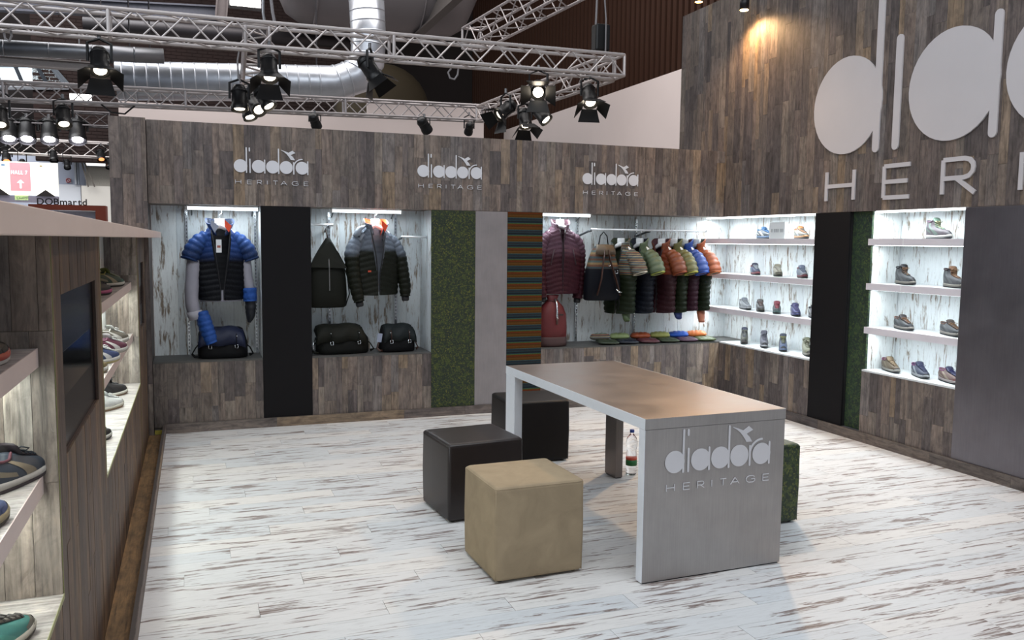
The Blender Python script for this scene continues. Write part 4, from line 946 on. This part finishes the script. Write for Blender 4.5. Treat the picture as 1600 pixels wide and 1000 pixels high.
for s_ in (-1, 1): MB().tube([(s_*.02, -.115, -.12), (s_*.035, -.135, -.22), (s_*.075 + .02, -.14, -.40), (s_*.12+.03, -.12, -.56)], .024, 6, flat=.22).obj('strap', brn, t, True)
buckle(t, .105, -.125, -.325, .02); buckle(t, .03, -.125, -.26, .012)
MB().tube([(.10, -.145, -.50), (.125, -.15, -.525), (.155, -.148, -.53)], .008, 6).obj('clip', chrome, t, True)
MB().tube([(.16, -.06, -.60), (.165, -.065, -.65), (.155, -.06, -.70)], .010, 6, flat=.5).obj('strap_end', blk, t, True)
# red bucket bag
p = at(875, 545, Z=ZS); rd = leather('5a1115', 'rd', .6, 6); t = thing('bucket_bag', 'red drawstring bucket bag with dark base on the sill', 'bag', (p.x+.01, 7.62, ZS), 0)
blob([(0, 0, 0, .135, .10), (.01, 0, 0, .148, .11), (.04, 0, 0, .150, .115), (.075, 0, 0, .148, .11), (.085, 0, 0, .143, .107)], ex=.85).obj('base', leather('402827', 'rb', .6), t, True)
blob([(.08, 0, 0, .144, .108), (.16, 0, 0, .146, .105), (.27, .002, 0, .136, .098), (.335, .004, 0, .105, .08), (.37, .005, 0, .065, .055), (.395, .006, 0, .045, .04), (.43, .006, 0, .062, .05)], ex=.85).obj('body', rd, t, True)
MB().tube([(.01, -.055, .40), (.02, -.08, .36), (.015, -.10, .31), (.012, -.108, .26), (.016, -.112, .235)], [.010, .009, .008, .012, .010], 8).obj('carabiner', chrome, t, True)
MB().box((.035, -.112, .262), (.075, -.103, .277)).obj('name_patch', plain('2c1c1c', .6), t)
MB().tube([(.012, -.112, .24), (.01, -.116, .19)], .010, 8).obj('leather_tab', brn, t, True)
t.scale = (1.06, 1, 1.17)
MB().tube([(-.05, -.03, .385), (0, -.055, .38), (.05, -.03, .385), (0, .04, .385), (-.05, -.03, .385)], .006, 6).obj('drawstring', plain('4a1a1c', .6), t, True)
# folded jackets on the sill
fold = [(924, 'striped', 'brown and blue striped', '6d5b4a', '30382a', 1), (958, '', 'sage green and navy', '7c8a5c', '1d212c', 0), (995, '', 'rust orange and maroon', '8a4224', '4e2830', 0), (1030, '', 'yellow-green and olive', '8a8c4c', '2f3826', 0), (1064, '', 'bright blue and purple', '2a56b4', '4c3444', 0), (1097, '', 'orange and grey-green', 'c46c34', '4c5838', 0)]
def pillow(w, d, h, pitch, amp):
    rr = []
    N = 26
    for i in range(N+1):
        x = -w+2*w*i/N; q = (1-abs(x/w)**3.5)**.5 if abs(x) < w else .02; q = max(q, .05); b = puffy(x+w, pitch, amp)*q
        rr.append([(x, math.cos(a)*d*(.75+.25*q), h*.5+math.copysign(abs(math.sin(a))**.8, math.sin(a))*(h*.5*q+(b if math.sin(a) > 0 else 0))) for a in [2*PI*k/16 for k in range(16)]])
    return MB().rings(rr)
for i, (px, _, lab, c1, c2, stf) in enumerate(fold):
    p = at(px, 531, Z=ZS+.01); t = thing('folded_jacket', f'{lab} jacket folded flat on the sill', 'jacket', (p.x+.02, 7.66, ZS+.001), math.radians(-22), 'folded jackets on the sill')
    o = pillow(.105, .12, .042, .05, .007).obj('lower_half', SM(c2), t, True); o.location = (.035, -.05, 0); o.rotation_euler = (0, 0, .15)
    o = pillow(.105, .09, .062, .045, .009).obj('upper_half', stc if stf else SM(c1), t, True); o.location = (-.03, .045, .028); o.rotation_euler = (0, -.04, -.10)
    MB().tube([(.105, -.11, .018), (.115, -.04, .018)], .004, 6).obj('zip', plain('22242c', .5), t)
# ================================================================ THE HALL BEHIND
struct(bx('ceiling', (-30, 6, 9.6), (30, 30, 9.7), plain('1f1c1c', .9)))
wf = struct(bx('wall_far', (-30, 26, 0), (30, 26.2, 9.6), plain('1c1413', .9, 0, .3, .7)))
# low white walls
xa = at(575, 170, Y=17.0).x; xb = at(756, 170, Y=17.0).x; za = at(450, 174, Y=17.0).z; zb2 = at(660, 164, Y=17.0).z
white = plain('d9ccc8', .8, 0, .05, .6, 'white_paint')
struct(bx('wall_far', (-1.2, 17, 0), (xa, 17.15, za), white)); struct(bx('wall_far', (xa, 17, 0), (xb, 17.15, zb2), white))
struct(bx('wall_side', (8.0, 9.2, 0), (8.2, 22, at(960, 144, X=8.0).z), white))
cl = struct(bx('wall_cladding', (8.45, 8.8, 2.0), (8.6, 26, 9.6), plain('140b08', .8)))
rib = plain('3a2114', .55, .1, .25, 3, 'brown_sheet')
for k in range(86): place(UNIT, 'slat', rib, cl, (8.37, 8.85+k*.2, 2.0), (.08, .12, 7.6))
br = struct(bx('wall_brick', (-3.6, 24, 3.5), (4.2, 24.2, 9.6), plain('241311', .95)))
bkm = plain('22110d', .9, 0, .3, 2, 'dark_brick')
mb = MB()
for r in range(70):
    for c in range(30): mb.box((-3.6+c*.255+(r % 2)*.127, 23.985, 3.52+r*.085), (-3.6+c*.255+(r % 2)*.127+.24, 24.0, 3.52+r*.085+.072))
o = mb.obj('brick', bkm, br); o['kind'] = 'stuff'
# aluminium trusses
tal = plain('c8c0be', .4, .55, .08, 6, 'aluminium_tube'); tal2 = plain('b0a9a9', .42, .55, .08, 6, 'aluminium_tube_dim')
_cyl = MB().tube([(0, 0, 0), (0, 0, 1)], 1, 8).mesh('tube')
_cyl.materials.append(tal)
def rod(name, a, b, r, mat, par, off):
    a, b = Vector(a), Vector(b); d = b-a
    o = bpy.data.objects.new(name, _cyl); COL.objects.link(o); o.parent = par; o.location = a-off; o.scale = (r, r, d.length)
    o.rotation_mode = 'QUATERNION'; o.rotation_quaternion = d.to_track_quat('Z', 'Y')
    if mat != tal: o.material_slots[0].link = 'OBJECT'; o.material_slots[0].material = mat
    return o
def truss(label, a, b, s_=.22, pitch=.24, mat=tal, r=.019, rb=.0085, far=False, kind='box'):
    a, b = Vector(a), Vector(b); d = (b-a).normalized(); up = Vector((0, 0, 1)) if abs(d.z) < .9 else Vector((0, 1, 0)); sd = d.cross(up).normalized(); up = sd.cross(d)
    t = thing('lighting_truss', label, 'truss', (a+b)/2, group='aluminium trusses'); off = Vector(t.location); L = (b-a).length
    cs = [(i*sd+j*up)*(s_/2) for i, j in ((-1, -1), (1, -1), (1, 1), (-1, 1))]
    for c in cs: rod('chord', a+c, b+c, r, mat, t, off)
    n = max(2, int(L/pitch)); fm = MB()
    for k in range(n):
        p = a+d*(L*k/n); q = a+d*(L*(k+1)/n)
        for f in range(4):
            c0, c1 = cs[f], cs[(f+1) % 4]
            e0, e1 = (p+c0, q+c1) if k % 2 == 0 else (p+c1, q+c0)
            if far: fm.tube([e0-off, e1-off], rb, 5)
            elif f in (0, 1, 2, 3): rod('brace', e0, e1, rb, mat, t, off)
    if far: o = fm.obj('braces', mat, t); o['kind'] = 'stuff'
    m_ = int(L/2)
    for k in range(m_+1):
        p = a+d*(L*k/max(1, m_))
        for f in range(4): rod('cross_tube', p+cs[f], p+cs[(f+1) % 4], r*.9, mat, t, off)
    return t
TZ = 3.545
truss('long near truss crossing behind the fascia, carrying big spotlights', (-3.2, 8.5, TZ-.05), (4.44, 8.5, TZ), pitch=.21)
truss('right-hand truss running from the near truss corner away to the back truss', (4.36, 8.7, TZ), (4.24, 12.6, TZ+.03), pitch=.23)
truss('back truss parallel to the near one, just above the fascia', (-4.4, 12.7, 3.44), (4.30, 12.7, 3.60), mat=tal2, pitch=.22)
truss('middle cross truss joining near and back trusses above the blue jacket niche', (.62, 8.6, TZ), (.78, 12.6, TZ), pitch=.23)
p4 = at(737, 62, Y=12.5); q4 = at(905, -30, Z=p4.z)
truss('higher truss slanting to the upper right behind the near truss', p4, q4, .30, .26, tal2, far=False)
l0 = at(-30, 226, Y=20); l1 = at(185, 236, Y=20)
truss('distant truss above the hall sign at left', (l0.x, 20, l0.z), (l1.x, 20, l1.z+.0), .30, .32, tal, far=True)
l0 = at(-30, 180, Y=19); l1 = at(172, 188, Y=19)
truss('distant dark truss carrying the four bright floodlights', (l0.x, 19, l0.z), (l1.x, 19, l1.z), .26, .32, plain('6a6668', .5, .5), far=True)
# ducts
galv = brushed('c4c8d0', .32, 'X', metal=.75); galv2 = brushed('85878c', .36, 'X', metal=.85)
def duct(label, pts, r, mat, ribs=0, name='air_duct'):
    pts = [Vector(p) for p in pts]; t = thing(name, label, 'duct', pts[0]); off = pts[0]
    MB().tube([p-off for p in pts], r, 28).obj('pipe', mat, t, True)
    for p in (pts[0], pts[1]): q = p-off+(pts[1]-pts[0])*(.06 if p == pts[0] else -.08); MB().tube([q+Vector((0, 0, r)), (q.x, q.y, 9.6-off.z)], .012, 6).obj('hanger_rod', plain('3b383b', .45, .5), t)
    if ribs:
        for a, b in zip(pts, pts[1:]):
            n = int((b-a).length/ribs); d = (b-a).normalized()
            for i in range(n):
                p = a+d*ribs*(i+.5)-off; MB().tube([p-d*.012, p+d*.012], r*1.012, 28).obj('seam_ring', mat, t, True)
    return t
d0 = at(182, 126, Y=14.2); d1 = at(520, 131, Y=14.2); r0 = 28*14.2*.95/1320
e1 = at(556, 120, Y=14.2); e2 = at(574, 95, Y=14.2); e3 = at(576, 60, Y=14.2); e4 = at(572, -10, Y=14.2)
duct('big silver spiral duct with an elbow turning upward', [(d0.x-.0, 14.2, d0.z), (d1.x, 14.2, d1.z), (e1.x, 14.2, e1.z), (e2.x, 14.2, e2.z), (e3.x, 14.2, e3.z), (e4.x, 14.2, e4.z)], r0, galv, .17)
g0 = at(-30, 73, Y=13.6); g1 = at(256, 88, Y=13.6); duct('thinner silver duct ending behind the near truss at left', [(g0.x, 13.6, g0.z), (g1.x, 13.6, g1.z)], .108, galv2, .55)
g0 = at(130, 38, Y=17); g1 = at(560, 66, Y=17); duct('dark upper duct behind the near truss', [(g0.x, 17, g0.z), (g1.x, 17, g1.z)], .13, plain('3b383b', .45, .5), .9)
g0 = at(-40, 91, Y=15); g1 = at(150, 96, Y=15); t = thing('roof_beam', 'pale steel beam under the thin duct at upper left', 'beam', (g0.x, 15, g0.z)); bx('web', (0, 0, -.05), (g1.x-g0.x, .05, .05), plain('8b8482', .6), t); bx('flange', (0, -.06, .05), (g1.x-g0.x, .1, .065), plain('8b8482', .6), t); bx('flange', (0, -.06, -.065), (g1.x-g0.x, .1, -.05), plain('8b8482', .6), t)
def beam(label, a, b, h, mat):
    a, b = Vector(a), Vector(b); t = thing('roof_beam', label, 'beam', a); d = b-a; L = d.length; q = d.to_track_quat('X', 'Z'); t.rotation_mode = 'QUATERNION'; t.rotation_quaternion = q
    bx('web', (0, -.02, -h/2), (L, .02, h/2), mat, t); bx('flange', (0, -.09, h/2), (L, .09, h/2+.03), mat, t); bx('flange', (0, -.09, -h/2-.03), (L, .09, -h/2), mat, t)
gb = plain('5b5d68', .6, .2); gd = plain('3b3434', .7)
beam('grey-blue roof beam along the top left edge', at(-40, 3, Y=18), at(345, 22, Y=18), .22, gb)
beam('upright steel post above the middle cross truss', at(345, 30, Y=17.5), at(352, -60, Y=17.5), .16, plain('6b6262', .6))
beam('dark diagonal roof beam beside the curved hood', at(640, 52, Y=16), at(745, -45, Y=14), .3, plain('55504e', .6))
beam('dark roof beam at far right above the trusses', at(780, 52, Y=24), at(900, 70, Y=24), .2, plain('26342f', .6))
# curved sheet hood at the top
hc = at(590, -48, Y=16); t = thing('ventilation_hood', 'large curved grey sheet hood at the top of the picture', 'hood', hc)
rr = []
for i in range(17):
    f = i/16; x = -1.85+3.7*f; q = (1-abs(2*f-1)**5)**.5
    rr.append([(x, 1.1*math.cos(a)*(.6+.4*q), -1.22*math.sin(a)*(.35+.65*max(q, .05))+.05) for a in [PI*k/14 for k in range(15)]])
MB().rings(rr, closed=False).obj('sheet', plain('716c6e', .5, .3, .12, .8), t, True, solid=.03)
for f in (-1.2, -.3, .7): MB().tube([(f, 1.1*math.cos(a)*1.01, -1.24*math.sin(a)+.05) for a in [PI*k/14 for k in range(15)]], .02, 6).obj('seam_rib', plain('7b7678', .5, .4), t, True)
ac = at(600, 170, Y=21); t = thing('round_tank', 'dull olive rounded tank end behind the back truss', 'tank', ac)
rr = [[(1.15*math.cos(a)*math.cos(b), .5*math.sin(b), 1.1*math.sin(a)*math.cos(b)) for a in [2*PI*k/28 for k in range(28)]] for b in [-PI/2*.98+PI*.98*j/10 for j in range(11)]]
MB().rings(rr).obj('dome', plain('3a3120', .8), t, True); MB().tube([(0, .5, 1.0), (0, .5, 9.6-ac.z)], .04, 6).obj('hanger_rod', gd, t); MB().tube([(0, .1, 0), (0, .9, 0)], 1.1, 28).obj('shell', plain('332a1c', .8), t, True)
# stage lamps
lampb = plain('121214', .42, .2, .1, 20, 'black_lamp_enamel')
def lamp(label, px, py, Y, aim, lit=12, flaps=True, sc=1., hang=.20, cat='spotlight', warm='fff0d8', group=None, name='stage_lamp'):
    p = at(px, py, Y=Y); t = thing(name, label, cat, p, group=group)
    aim = Vector(aim).normalized(); M = aim.to_track_quat('-Z', 'Y').to_matrix().to_4x4() @ Matrix.Scale(sc, 4)
    def put(mb, nm, mat, sm=True):
        mb.v = [tuple(M @ Vector(v)) for v in mb.v]; return mb.obj(nm, mat, t, sm)
    put(MB().rings([[(r*math.cos(2*PI*k/20), r*math.sin(2*PI*k/20), z) for k in range(20)] for r, z in ((.03, .15), (.058, .14), (.075, .10), (.078, -.06), (.086, -.065), (.086, -.12))], cap1=False), 'housing', lampb)
    put(MB().rings([[(.054*math.cos(2*PI*k/20), .054*math.sin(2*PI*k/20), -.098)for k in range(20)], [(.052*math.cos(2*PI*k/20), .052*math.sin(2*PI*k/20), -.104) for k in range(20)]]), 'lens', glow(warm, lit) if lit else plain('3a3c40', .15))
    put(MB().rings([[(r*math.cos(2*PI*k/20), r*math.sin(2*PI*k/20), z) for k in range(20)] for r, z in ((.079, .07), (.083, .072), (.083, .085), (.079, .087))], False, False), 'cooling_band', lampb)
    if flaps:
        for k in range(4):
            a = k*PI/2; R2 = Matrix.Rotation(a, 4, 'Z'); w = .075 if k % 2 else .085; s2 = (.035, .06, .05, .06)[k]
            q = MB().add([R2 @ Vector(v) for v in ((-w, .08, -.12), (w, .08, -.12), (w*1.45, .08+s2+.04, -.12-.11), (-w*1.45, .08+s2+.04, -.12-.11))], [(0, 1, 2, 3)])
            q.v = [tuple(M @ Vector(v)) for v in q.v]; q.obj('barn_door', lampb, t, False, solid=.004)
    s3 = sc*.095; h = hang*sc
    rx = Vector((aim.y, -aim.x, 0)); rx = rx.normalized() if rx.length > .2 else Vector((1, 0, 0))
    MB().tube([rx*-s3, rx*-s3+Vector((0, 0, h*.8)), Vector((0, 0, h)), rx*s3+Vector((0, 0, h*.8)), rx*s3], .009*sc, 6, flat=1.6).obj('yoke', lampb, t)
    MB().tube([(0, 0, h), (0, 0, h+.05*sc)], .016*sc, 8).obj('clamp', plain('8a8a8c', .4, .7), t)
    return t
lamp('black barn-door spotlight hanging alone at left of the near truss', 156, 97, 8.42, (.06, -.55, -.8), 9)
lamp('black barn-door spotlight hung lowest under the middle of the near truss', 421, 107, 8.42, (-.02, -.5, -.85), 9)
lamp('black spotlight tilted to the right under the near truss', 578, 108, 8.42, (.5, -.25, -.8), 0)
lamp('bright spotlight facing the camera under the right end of the near truss', 841, 140, 8.42, (-.35, -.85, -.45), 16)
lamp('black barn-door spotlight nearest the right corner of the truss', 921, 150, 8.6, (-.12, -.55, -.8), 12)
g_ = 'spotlights clustered on the middle cross truss'
lamp('leftmost black spotlight of the middle cluster, pointing down', 374, 155, 9.8, (.0, -.2, -1), 5, False, 1.05)
lamp('lower left black spotlight of the middle cluster', 387, 171, 10.6, (.25, -.35, -.9), 8, False, 1.0)
lamp('spotlight with glowing round lens in the middle cluster', 400, 163, 10.2, (.28, -.75, -.7), 14, False, 1.05)
lamp('right black spotlight of the middle cluster, tilted right', 413, 154, 9.8, (.45, -.35, -.8), 10, False, 1.0)
lamp('wide-flapped spotlight tilted left, leftmost of the right cluster', 790, 172, 10.6, (-.75, -.2, -.6), 3, True, 1.1)
lamp('black spotlight pointing down in the middle of the right cluster', 820, 186, 10.6, (0, -.45, -.9), 9, True, 1.0)
lamp('chrome-rimmed spotlight tilted right in the right cluster', 845, 178, 10.0, (.45, -.5, -.7), 8, False, 1.05)
lamp('small black spotlight above the fascia between the first two wordmarks', 492, 190, 12.5, (.3, .6, -.5), 0, False, .9, .12)
lamp('small black spotlight above the second wordmark', 663, 196, 12.5, (.5, .5, -.5), 0, False, 1.0, .12)
lamp('small dark spotlight left of the right cluster, above the fascia', 733, 201, 12.6, (.1, .7, -.5), 0, False, .8, .26)
lamp('black spotlight under the back truss above the hall sign', 99, 182, 12.6, (.1, -.45, -.9), 7, False, 1.15)
lamp('black spotlight cut off at the left edge', 0, 183, 12.6, (.1, -.45, -.9), 7, False, 1.15, .30)
for px, py, sc_ in ((10, 245, 1.05), (35, 257, .8), (84, 244, 1.), (105, 257, .8), (158, 243, 1.), (170, 256, .85)):
    lamp({10: 'small black lamp at left on the distant truss', 35: 'small black lamp in front of the pink hall sign', 84: 'small black lamp above right end of the hall sign', 105: 'small black lamp above the red square notice', 158: 'small black lamp with orange lens beside the wall end', 170: 'small black lamp touching the edge of the wood wall'}[px], px, py, 19.85, (0.1, -.5, -.8), 2 if px in (10, 158) else 0, False, sc_, .2 if sc_ > .9 else .46, 'lamp', 'ff9a60', None, 'small_lamp')
for i, px in enumerate((14, 42, 77, 121)):
    lamp(f'bright white floodlight, {("first", "second", "third", "fourth")[i]} from the left below the distant truss', px, 203+i*.8, 18.9, (.05, -.45, -.9), 40, False, 1.9, .12, 'floodlight', 'f4f0ff', None, 'floodlight')
def panel_lamp(label, px, py, Y, w, h, e):
    p = at(px, py, Y=Y); t = thing('ceiling_lamp', label, 'lamp', p); bx('diffuser', (-w, -.1, -h), (w, -.09, h), glow('fffaf0', e), t, .01); bx('housing', (-w*1.05, -.09, -h*1.1), (w*1.05, .1, h*1.3), plain('55565a', .5), t)
    MB().tube([(0, 0, h), (0, 0, h+1.2)], .015, 6).obj('rod', plain('55565a', .5), t)
panel_lamp('bright lamp glaring at the top above the middle cross truss', 383, 5, 15, .24, .075, 22)
panel_lamp('bright oval lamp seen through the back truss at left', 127, 153, 19, .19, .055, 18)
lw_ = at(1163, 12, X=XR-.16)
def wall_lamp(label, p, power, tgt):
    t = thing('wall_spotlight', label, 'spotlight', p)
    MB().tube([(0, 0, .10), (-.0, 0, -.02)], .045, 16).obj('housing', lampb, t, True)
    MB().tube([(0, 0, -.021), (0, 0, -.026)], .040, 16).obj('lens', glow('ffc878', 40), t, True)
    MB().tube([(0, 0, .10), (0, 0, .26), (.16, 0, .30), (.22, 0, .30)], .01, 6).obj('arm', lampb, t, True)
    spot((p[0], p[1], p[2]-.05), tgt, power, 150, (1., .62, .30), .04, .7)
wall_lamp('warm spotlight glowing on the right wall at the top', (lw_.x, lw_.y, lw_.z), 75, (XR-.25, lw_.y-.5, 0))
spot((lw_.x-.2, lw_.y-.1, lw_.z-.1), (2.6, 4.6, .4), 250, 100, (1., .66, .36), .06, .9)  # extra warm spot without a fixture, added to widen the wall lamp's throw
lw2_ = at(1092, 0, Y=9.2)
t = thing('wall_spotlight', 'warm lamp glow just left of the tall wood wall top', 'spotlight', lw2_)
MB().tube([(0, 0, .10), (0, 0, -.02)], .05, 16).obj('housing', lampb, t, True); MB().tube([(0, 0, -.021), (0, 0, -.026)], .045, 16).obj('lens', glow('ffb860', 20), t, True)
MB().tube([(0, 0, .1), (0, 0, .6)], .01, 6).obj('arm', lampb, t)
# hoist cables
def cable(label, pts, r, mat, name='hanging_cable', hoist=None):
    pts = [Vector(p) for p in pts]; t = thing(name, label, 'cable', pts[-1]); off = pts[-1]
    MB().tube([p-off for p in pts], r, 6).obj('cable', mat, t)
    if hoist: MB().box((-.09, -.07, hoist), (.09, .07, hoist+.30)).obj('chain_hoist', lampb, t, bevel=.02)
cb = plain('8a8688', .5)
cable('pale cables and black hoist above the truss corner', [at(934, -30, Y=8.9), at(931, 40, Y=8.9), at(938, 84, Y=8.9)], .012, cb, hoist=.02)
cable('thin pale cable right of the hoist', [at(943, -30, Y=8.8), at(947, 30, Y=8.8), at(946, 86, Y=8.8)], .009, cb)
cable('thick grey cable above the middle of the near truss', [at(420, -30, Y=8.6), at(426, 20, Y=8.6), at(432, 50, Y=8.6)], .016, cb)
cable('chain beside the glaring top lamp', [at(411, -30, Y=8.7), at(411, 20, Y=8.7), at(415, 45, Y=8.7)], .014, plain('9a9a9c', .4, .6))
lp = [(705, 107), (700, 113), (703, 122), (710, 124), (715, 117), (716, 107)]
cable('pale cable loop hanging from the near truss', [at(a, b, Y=8.45) for a, b in lp], .010, cb)
cable('pale loop of cable at far left under the near truss', [at(a, b, Y=8.45) for a, b in ((6, 50), (8, 60), (15, 64), (18, 56), (17, 48))], .010, cb)
cable('long pale cable curve left of the middle cluster', [at(a, b, Y=9.5) for a, b in ((374, 78), (371, 95), (372, 115), (376, 130))], .010, cb)
cable('black cable slung over the left end of the fascia', [at(a, b, Y=12.6) for a, b in ((158, 163), (175, 176), (195, 178), (212, 164))], .012, black)
# skylight with panes
sk = thing('roof_skylight', 'bright roof skylight with dark glazing bars at far left', 'skylight', at(30, 118, Y=24))
SO = Vector(sk.location); a = at(-60, 100, Y=24)-SO; b = at(78, 101, Y=24)-SO; c = at(108, 137, Y=24)-SO; d = at(-60, 137, Y=24)-SO
for f0, f1 in ((0, .36), (.37, .58), (.59, .82), (.83, 1)):
    MB().add([a.lerp(b, f0), a.lerp(b, f1), d.lerp(c, f1), d.lerp(c, f0)], [(0, 1, 2, 3)]).obj('pane', glow('e6f4fb', 1.6), sk)
for f in (.365, .585, .825): MB().tube([a.lerp(b, f)+Vector((0, -.05, .05)), d.lerp(c, f)+Vector((0, -.05, -.05))], .05, 6).obj('glazing_bar', plain('2a3038', .5), sk)
MB().tube([d+Vector((0, -.05, 0)), c+Vector((0, -.05, 0))], .07, 6).obj('frame', plain('8d9096', .5), sk); MB().tube([a+Vector((0, -.05, 0)), b+Vector((0, -.05, 0)), c+Vector((0, -.05, 0))], .09, 6).obj('frame', plain('5f656c', .5), sk)
sp_ = thing('roof_sheeting', 'pale grey roof panels beside the skylight', 'panel', at(112, 118, Y=24.5)); SO = Vector(sp_.location)
for q in (((84, 101), (98, 101), (128, 136), (111, 136)), ((101, 101), (118, 101), (150, 136), (131, 136))):
    P_ = [at(x, y_, Y=24.5)-SO for x, y_ in q]; MB().add(P_, [(0, 1, 2, 3)]).obj('panel', plain('8f8f8a', .6), sp_, solid=.05)
# far left walls
pa = at(88, 365, Y=25); pb = at(176, 365, Y=25)
wl = struct(bx('wall_left', (pa.x-6, 25, 0), (pb.x+1.6, 25.2, at(120, 246, Y=25).z), plain('b8bfd0', .7, 0, .04, .5)))
g1 = at(88, 288, Y=24.9).z; struct(bx('wall_left', (at(91, 300, Y=24.9).x, 24.8, 0), (at(127, 300, Y=24.9).x, 24.95, g1), plain('dfe3ea', .7, 0, .03, .5)))
struct(bx('wall_left', (at(128, 300, Y=24.6).x, 24.5, 0), (pb.x+1.6, 24.7, at(150, 291, Y=24.6).z), plain('dcd8d0', .7, 0, .03, .5)))
struct(bx('wall_left', (at(135, 262, Y=24.9).x, 24.7, 2.0), (pb.x+1.6, 24.85, at(150, 262, Y=24.9).z), plain('aaa69e', .7)))
fx = at(154, 256, Y=24.4); t = thing('wall_light', 'white box lamp on the far wall beside the wood wall', 'lamp', fx); bx('diffuser', (-.3, -.1, -.05), (.3, 0, .05), glow('ffffff', 1.3), t); bx('base', (-.32, 0, -.06), (.32, .05, .07), plain('d0d0d0', .6), t)
for a_, b_ in (((130, 248), (148, 292)), ((127, 250), (138, 292))):
    cable('thin stay wire slanting across the far wall, ' + ('long one' if a_[0] == 130 else 'short one'), [at(*a_, Y=24.3), at(*b_, Y=24.3)], .02, plain('6b6560', .6), 'stay_wire')
for x_, y0, y1, c_ in ((121, 247, 288, '8e96a4'), (118, 247, 288, 'c8ced8')):
    p0 = at(x_, y0, Y=24.78); p1 = at(x_, y1, Y=24.78); struct(bx('trim_3', (p0.x-.03, 24.7, p1.z), (p0.x+.03, 24.8, p0.z), plain(c_, .6)))
no = at(107, 282, Y=24.985); t = thing('notice', 'small red and white square notice on the far wall', 'sign', no); bx('plate', (-.062, -.01, -.062), (.062, 0, .062), plain('d8c8cc', .5), t)
MB().tube([(.05*math.cos(a), -.014, .05*math.sin(a)) for a in [2*PI*k/16 for k in range(17)]], .011, 6).obj('ring', plain('a83a44', .5), t); MB().tube([(-.035, -.014, .035), (.035, -.014, -.035)], .01, 6).obj('slash', plain('a83a44', .5), t)
# hall sign
def text(s_, size, mat, par, loc, rot=(PI/2, 0, 0), ext=.004, sx=1., name='letter', bold=0., gap=1.):
    x = 0
    for ch in s_:
        if ch == ' ': x += size*.35*sx; continue
        cu = bpy.data.curves.new('letter', 'FONT'); cu.body = ch; cu.size = size; cu.extrude = ext; cu.offset = bold
        tmp = bpy.data.objects.new('tmp', cu); COL.objects.link(tmp)
        bpy.context.view_layer.update()
        me = bpy.data.meshes.new_from_object(tmp.evaluated_get(bpy.context.evaluated_depsgraph_get())); bpy.data.objects.remove(tmp)
        xs = [v.co.x for v in me.vertices]; mn, mx = min(xs), max(xs)
        for v in me.vertices: v.co.x = (v.co.x-mn)*sx
        o = link(name, me, mat, par); o.location = (loc[0]+x, loc[1], loc[2]); o.rotation_euler = rot
        x += (mx-mn)*sx+size*.14*gap
    return x
hs = at(-25, 279, Y=19); h1 = at(89, 255, Y=19); h2 = at(89, 306, Y=19); hw = h1.x-hs.x; hh = (h1.z-h2.z)
t = thing('hall_sign', 'big white illuminated board with a pink HALL 7 block and arrow', 'sign', (hs.x, 19, h2.z))
bx('board', (0, 0, 0), (hw, .12, hh), glow('fdfdf2', .95), t)
kx = at(16, 280, Y=19).x-hs.x; kx2 = at(48, 280, Y=19).x-hs.x; bx('pink_block', (kx, -.006, hh*.12), (kx2, -.001, hh*.97), glow('f09aa0', .72), t)
text('HALL 7', .105, glow('ffffff', 1.1), t, (kx+.022, -.012, hh*.62), sx=.72)
ax = (kx+kx2)/2; MB().box((ax-.015, -.014, hh*.2), (ax+.015, -.008, hh*.40)).obj('arrow', glow('ffffff', 1.1), t); MB().add([(ax-.06, -.012, hh*.36), (ax+.06, -.012, hh*.36), (ax, -.012, hh*.46)], [(0, 1, 2)]).obj('arrow_head', glow('ffffff', 1.1), t, solid=.004)
bx('blue_print', (at(2, 262, Y=19).x-hs.x, -.005, hh*.86), (at(8, 262, Y=19).x-hs.x, -.001, hh*.92), plain('9cc0e0', .5), t); bx('gold_print', (at(62, 262, Y=19).x-hs.x, -.005, hh*.87), (at(66, 262, Y=19).x-hs.x, -.001, hh*.92), plain('c8b480', .5), t)
for c_ in (0, 71): 
    q0 = at(c_-15, 305, Y=18.98).x-hs.x; q1 = at(c_+16, 305, Y=18.98).x-hs.x; MB().add([(q0, -.02, -.02), (q1, -.02, -.02), ((q0+q1)/2, -.02, .11)], [(0, 1, 2)]).obj('notch', plain('2a2422', .7), t, solid=.01)
bx('lower_rail', (0, .0, -.14), (hw, .10, -.02), plain('9a96a4', .6), t)
ex = at(34, 309, Y=19.02); t = thing('exit_sign', 'small pale green lit exit sign below the hall sign', 'sign', ex); bx('lit_face', (-.115, -.02, -.045), (.115, 0, .045), glow('d8f0b0', .9), t); bx('housing', (-.12, 0, -.05), (.12, .05, .05), plain('c8c8c0', .6), t)
text('EXIT', .07, plain('6a9a50', .6), t, (-.085, -.026, -.025), sx=.9)
# rust coloured portal with black lettering
r1 = at(44, 322, Y=16); r2 = at(165, 322, Y=16); rust = plain('7a3018', .6, 0, .1, 4); zt1 = at(100, 320, Y=16).z
t = thing('portal_frame', 'rust brown portal frame of a distant stand with black letters on top', 'frame', (r1.x, 16, 0))
wdt = r2.x-r1.x; bx('lintel', (0, 0, zt1-.085), (wdt, .35, zt1+.0), rust, t); bx('post', (wdt-.16, 0, 0), (wdt, .35, zt1-.086), rust, t); bx('post', (0, 0, 0), (.16, .35, zt1-.086), rust, t)
bx('pale_panel', (.16, .30, .2), (wdt-.16, .34, zt1-.09), plain('d4dcf0', .6), t)
text('DOBmartd', .15, plain('17161a', .5), t, (at(56, 320, Y=16).x-r1.x, .12, zt1+.002), sx=1.05, bold=.0025, gap=.6)
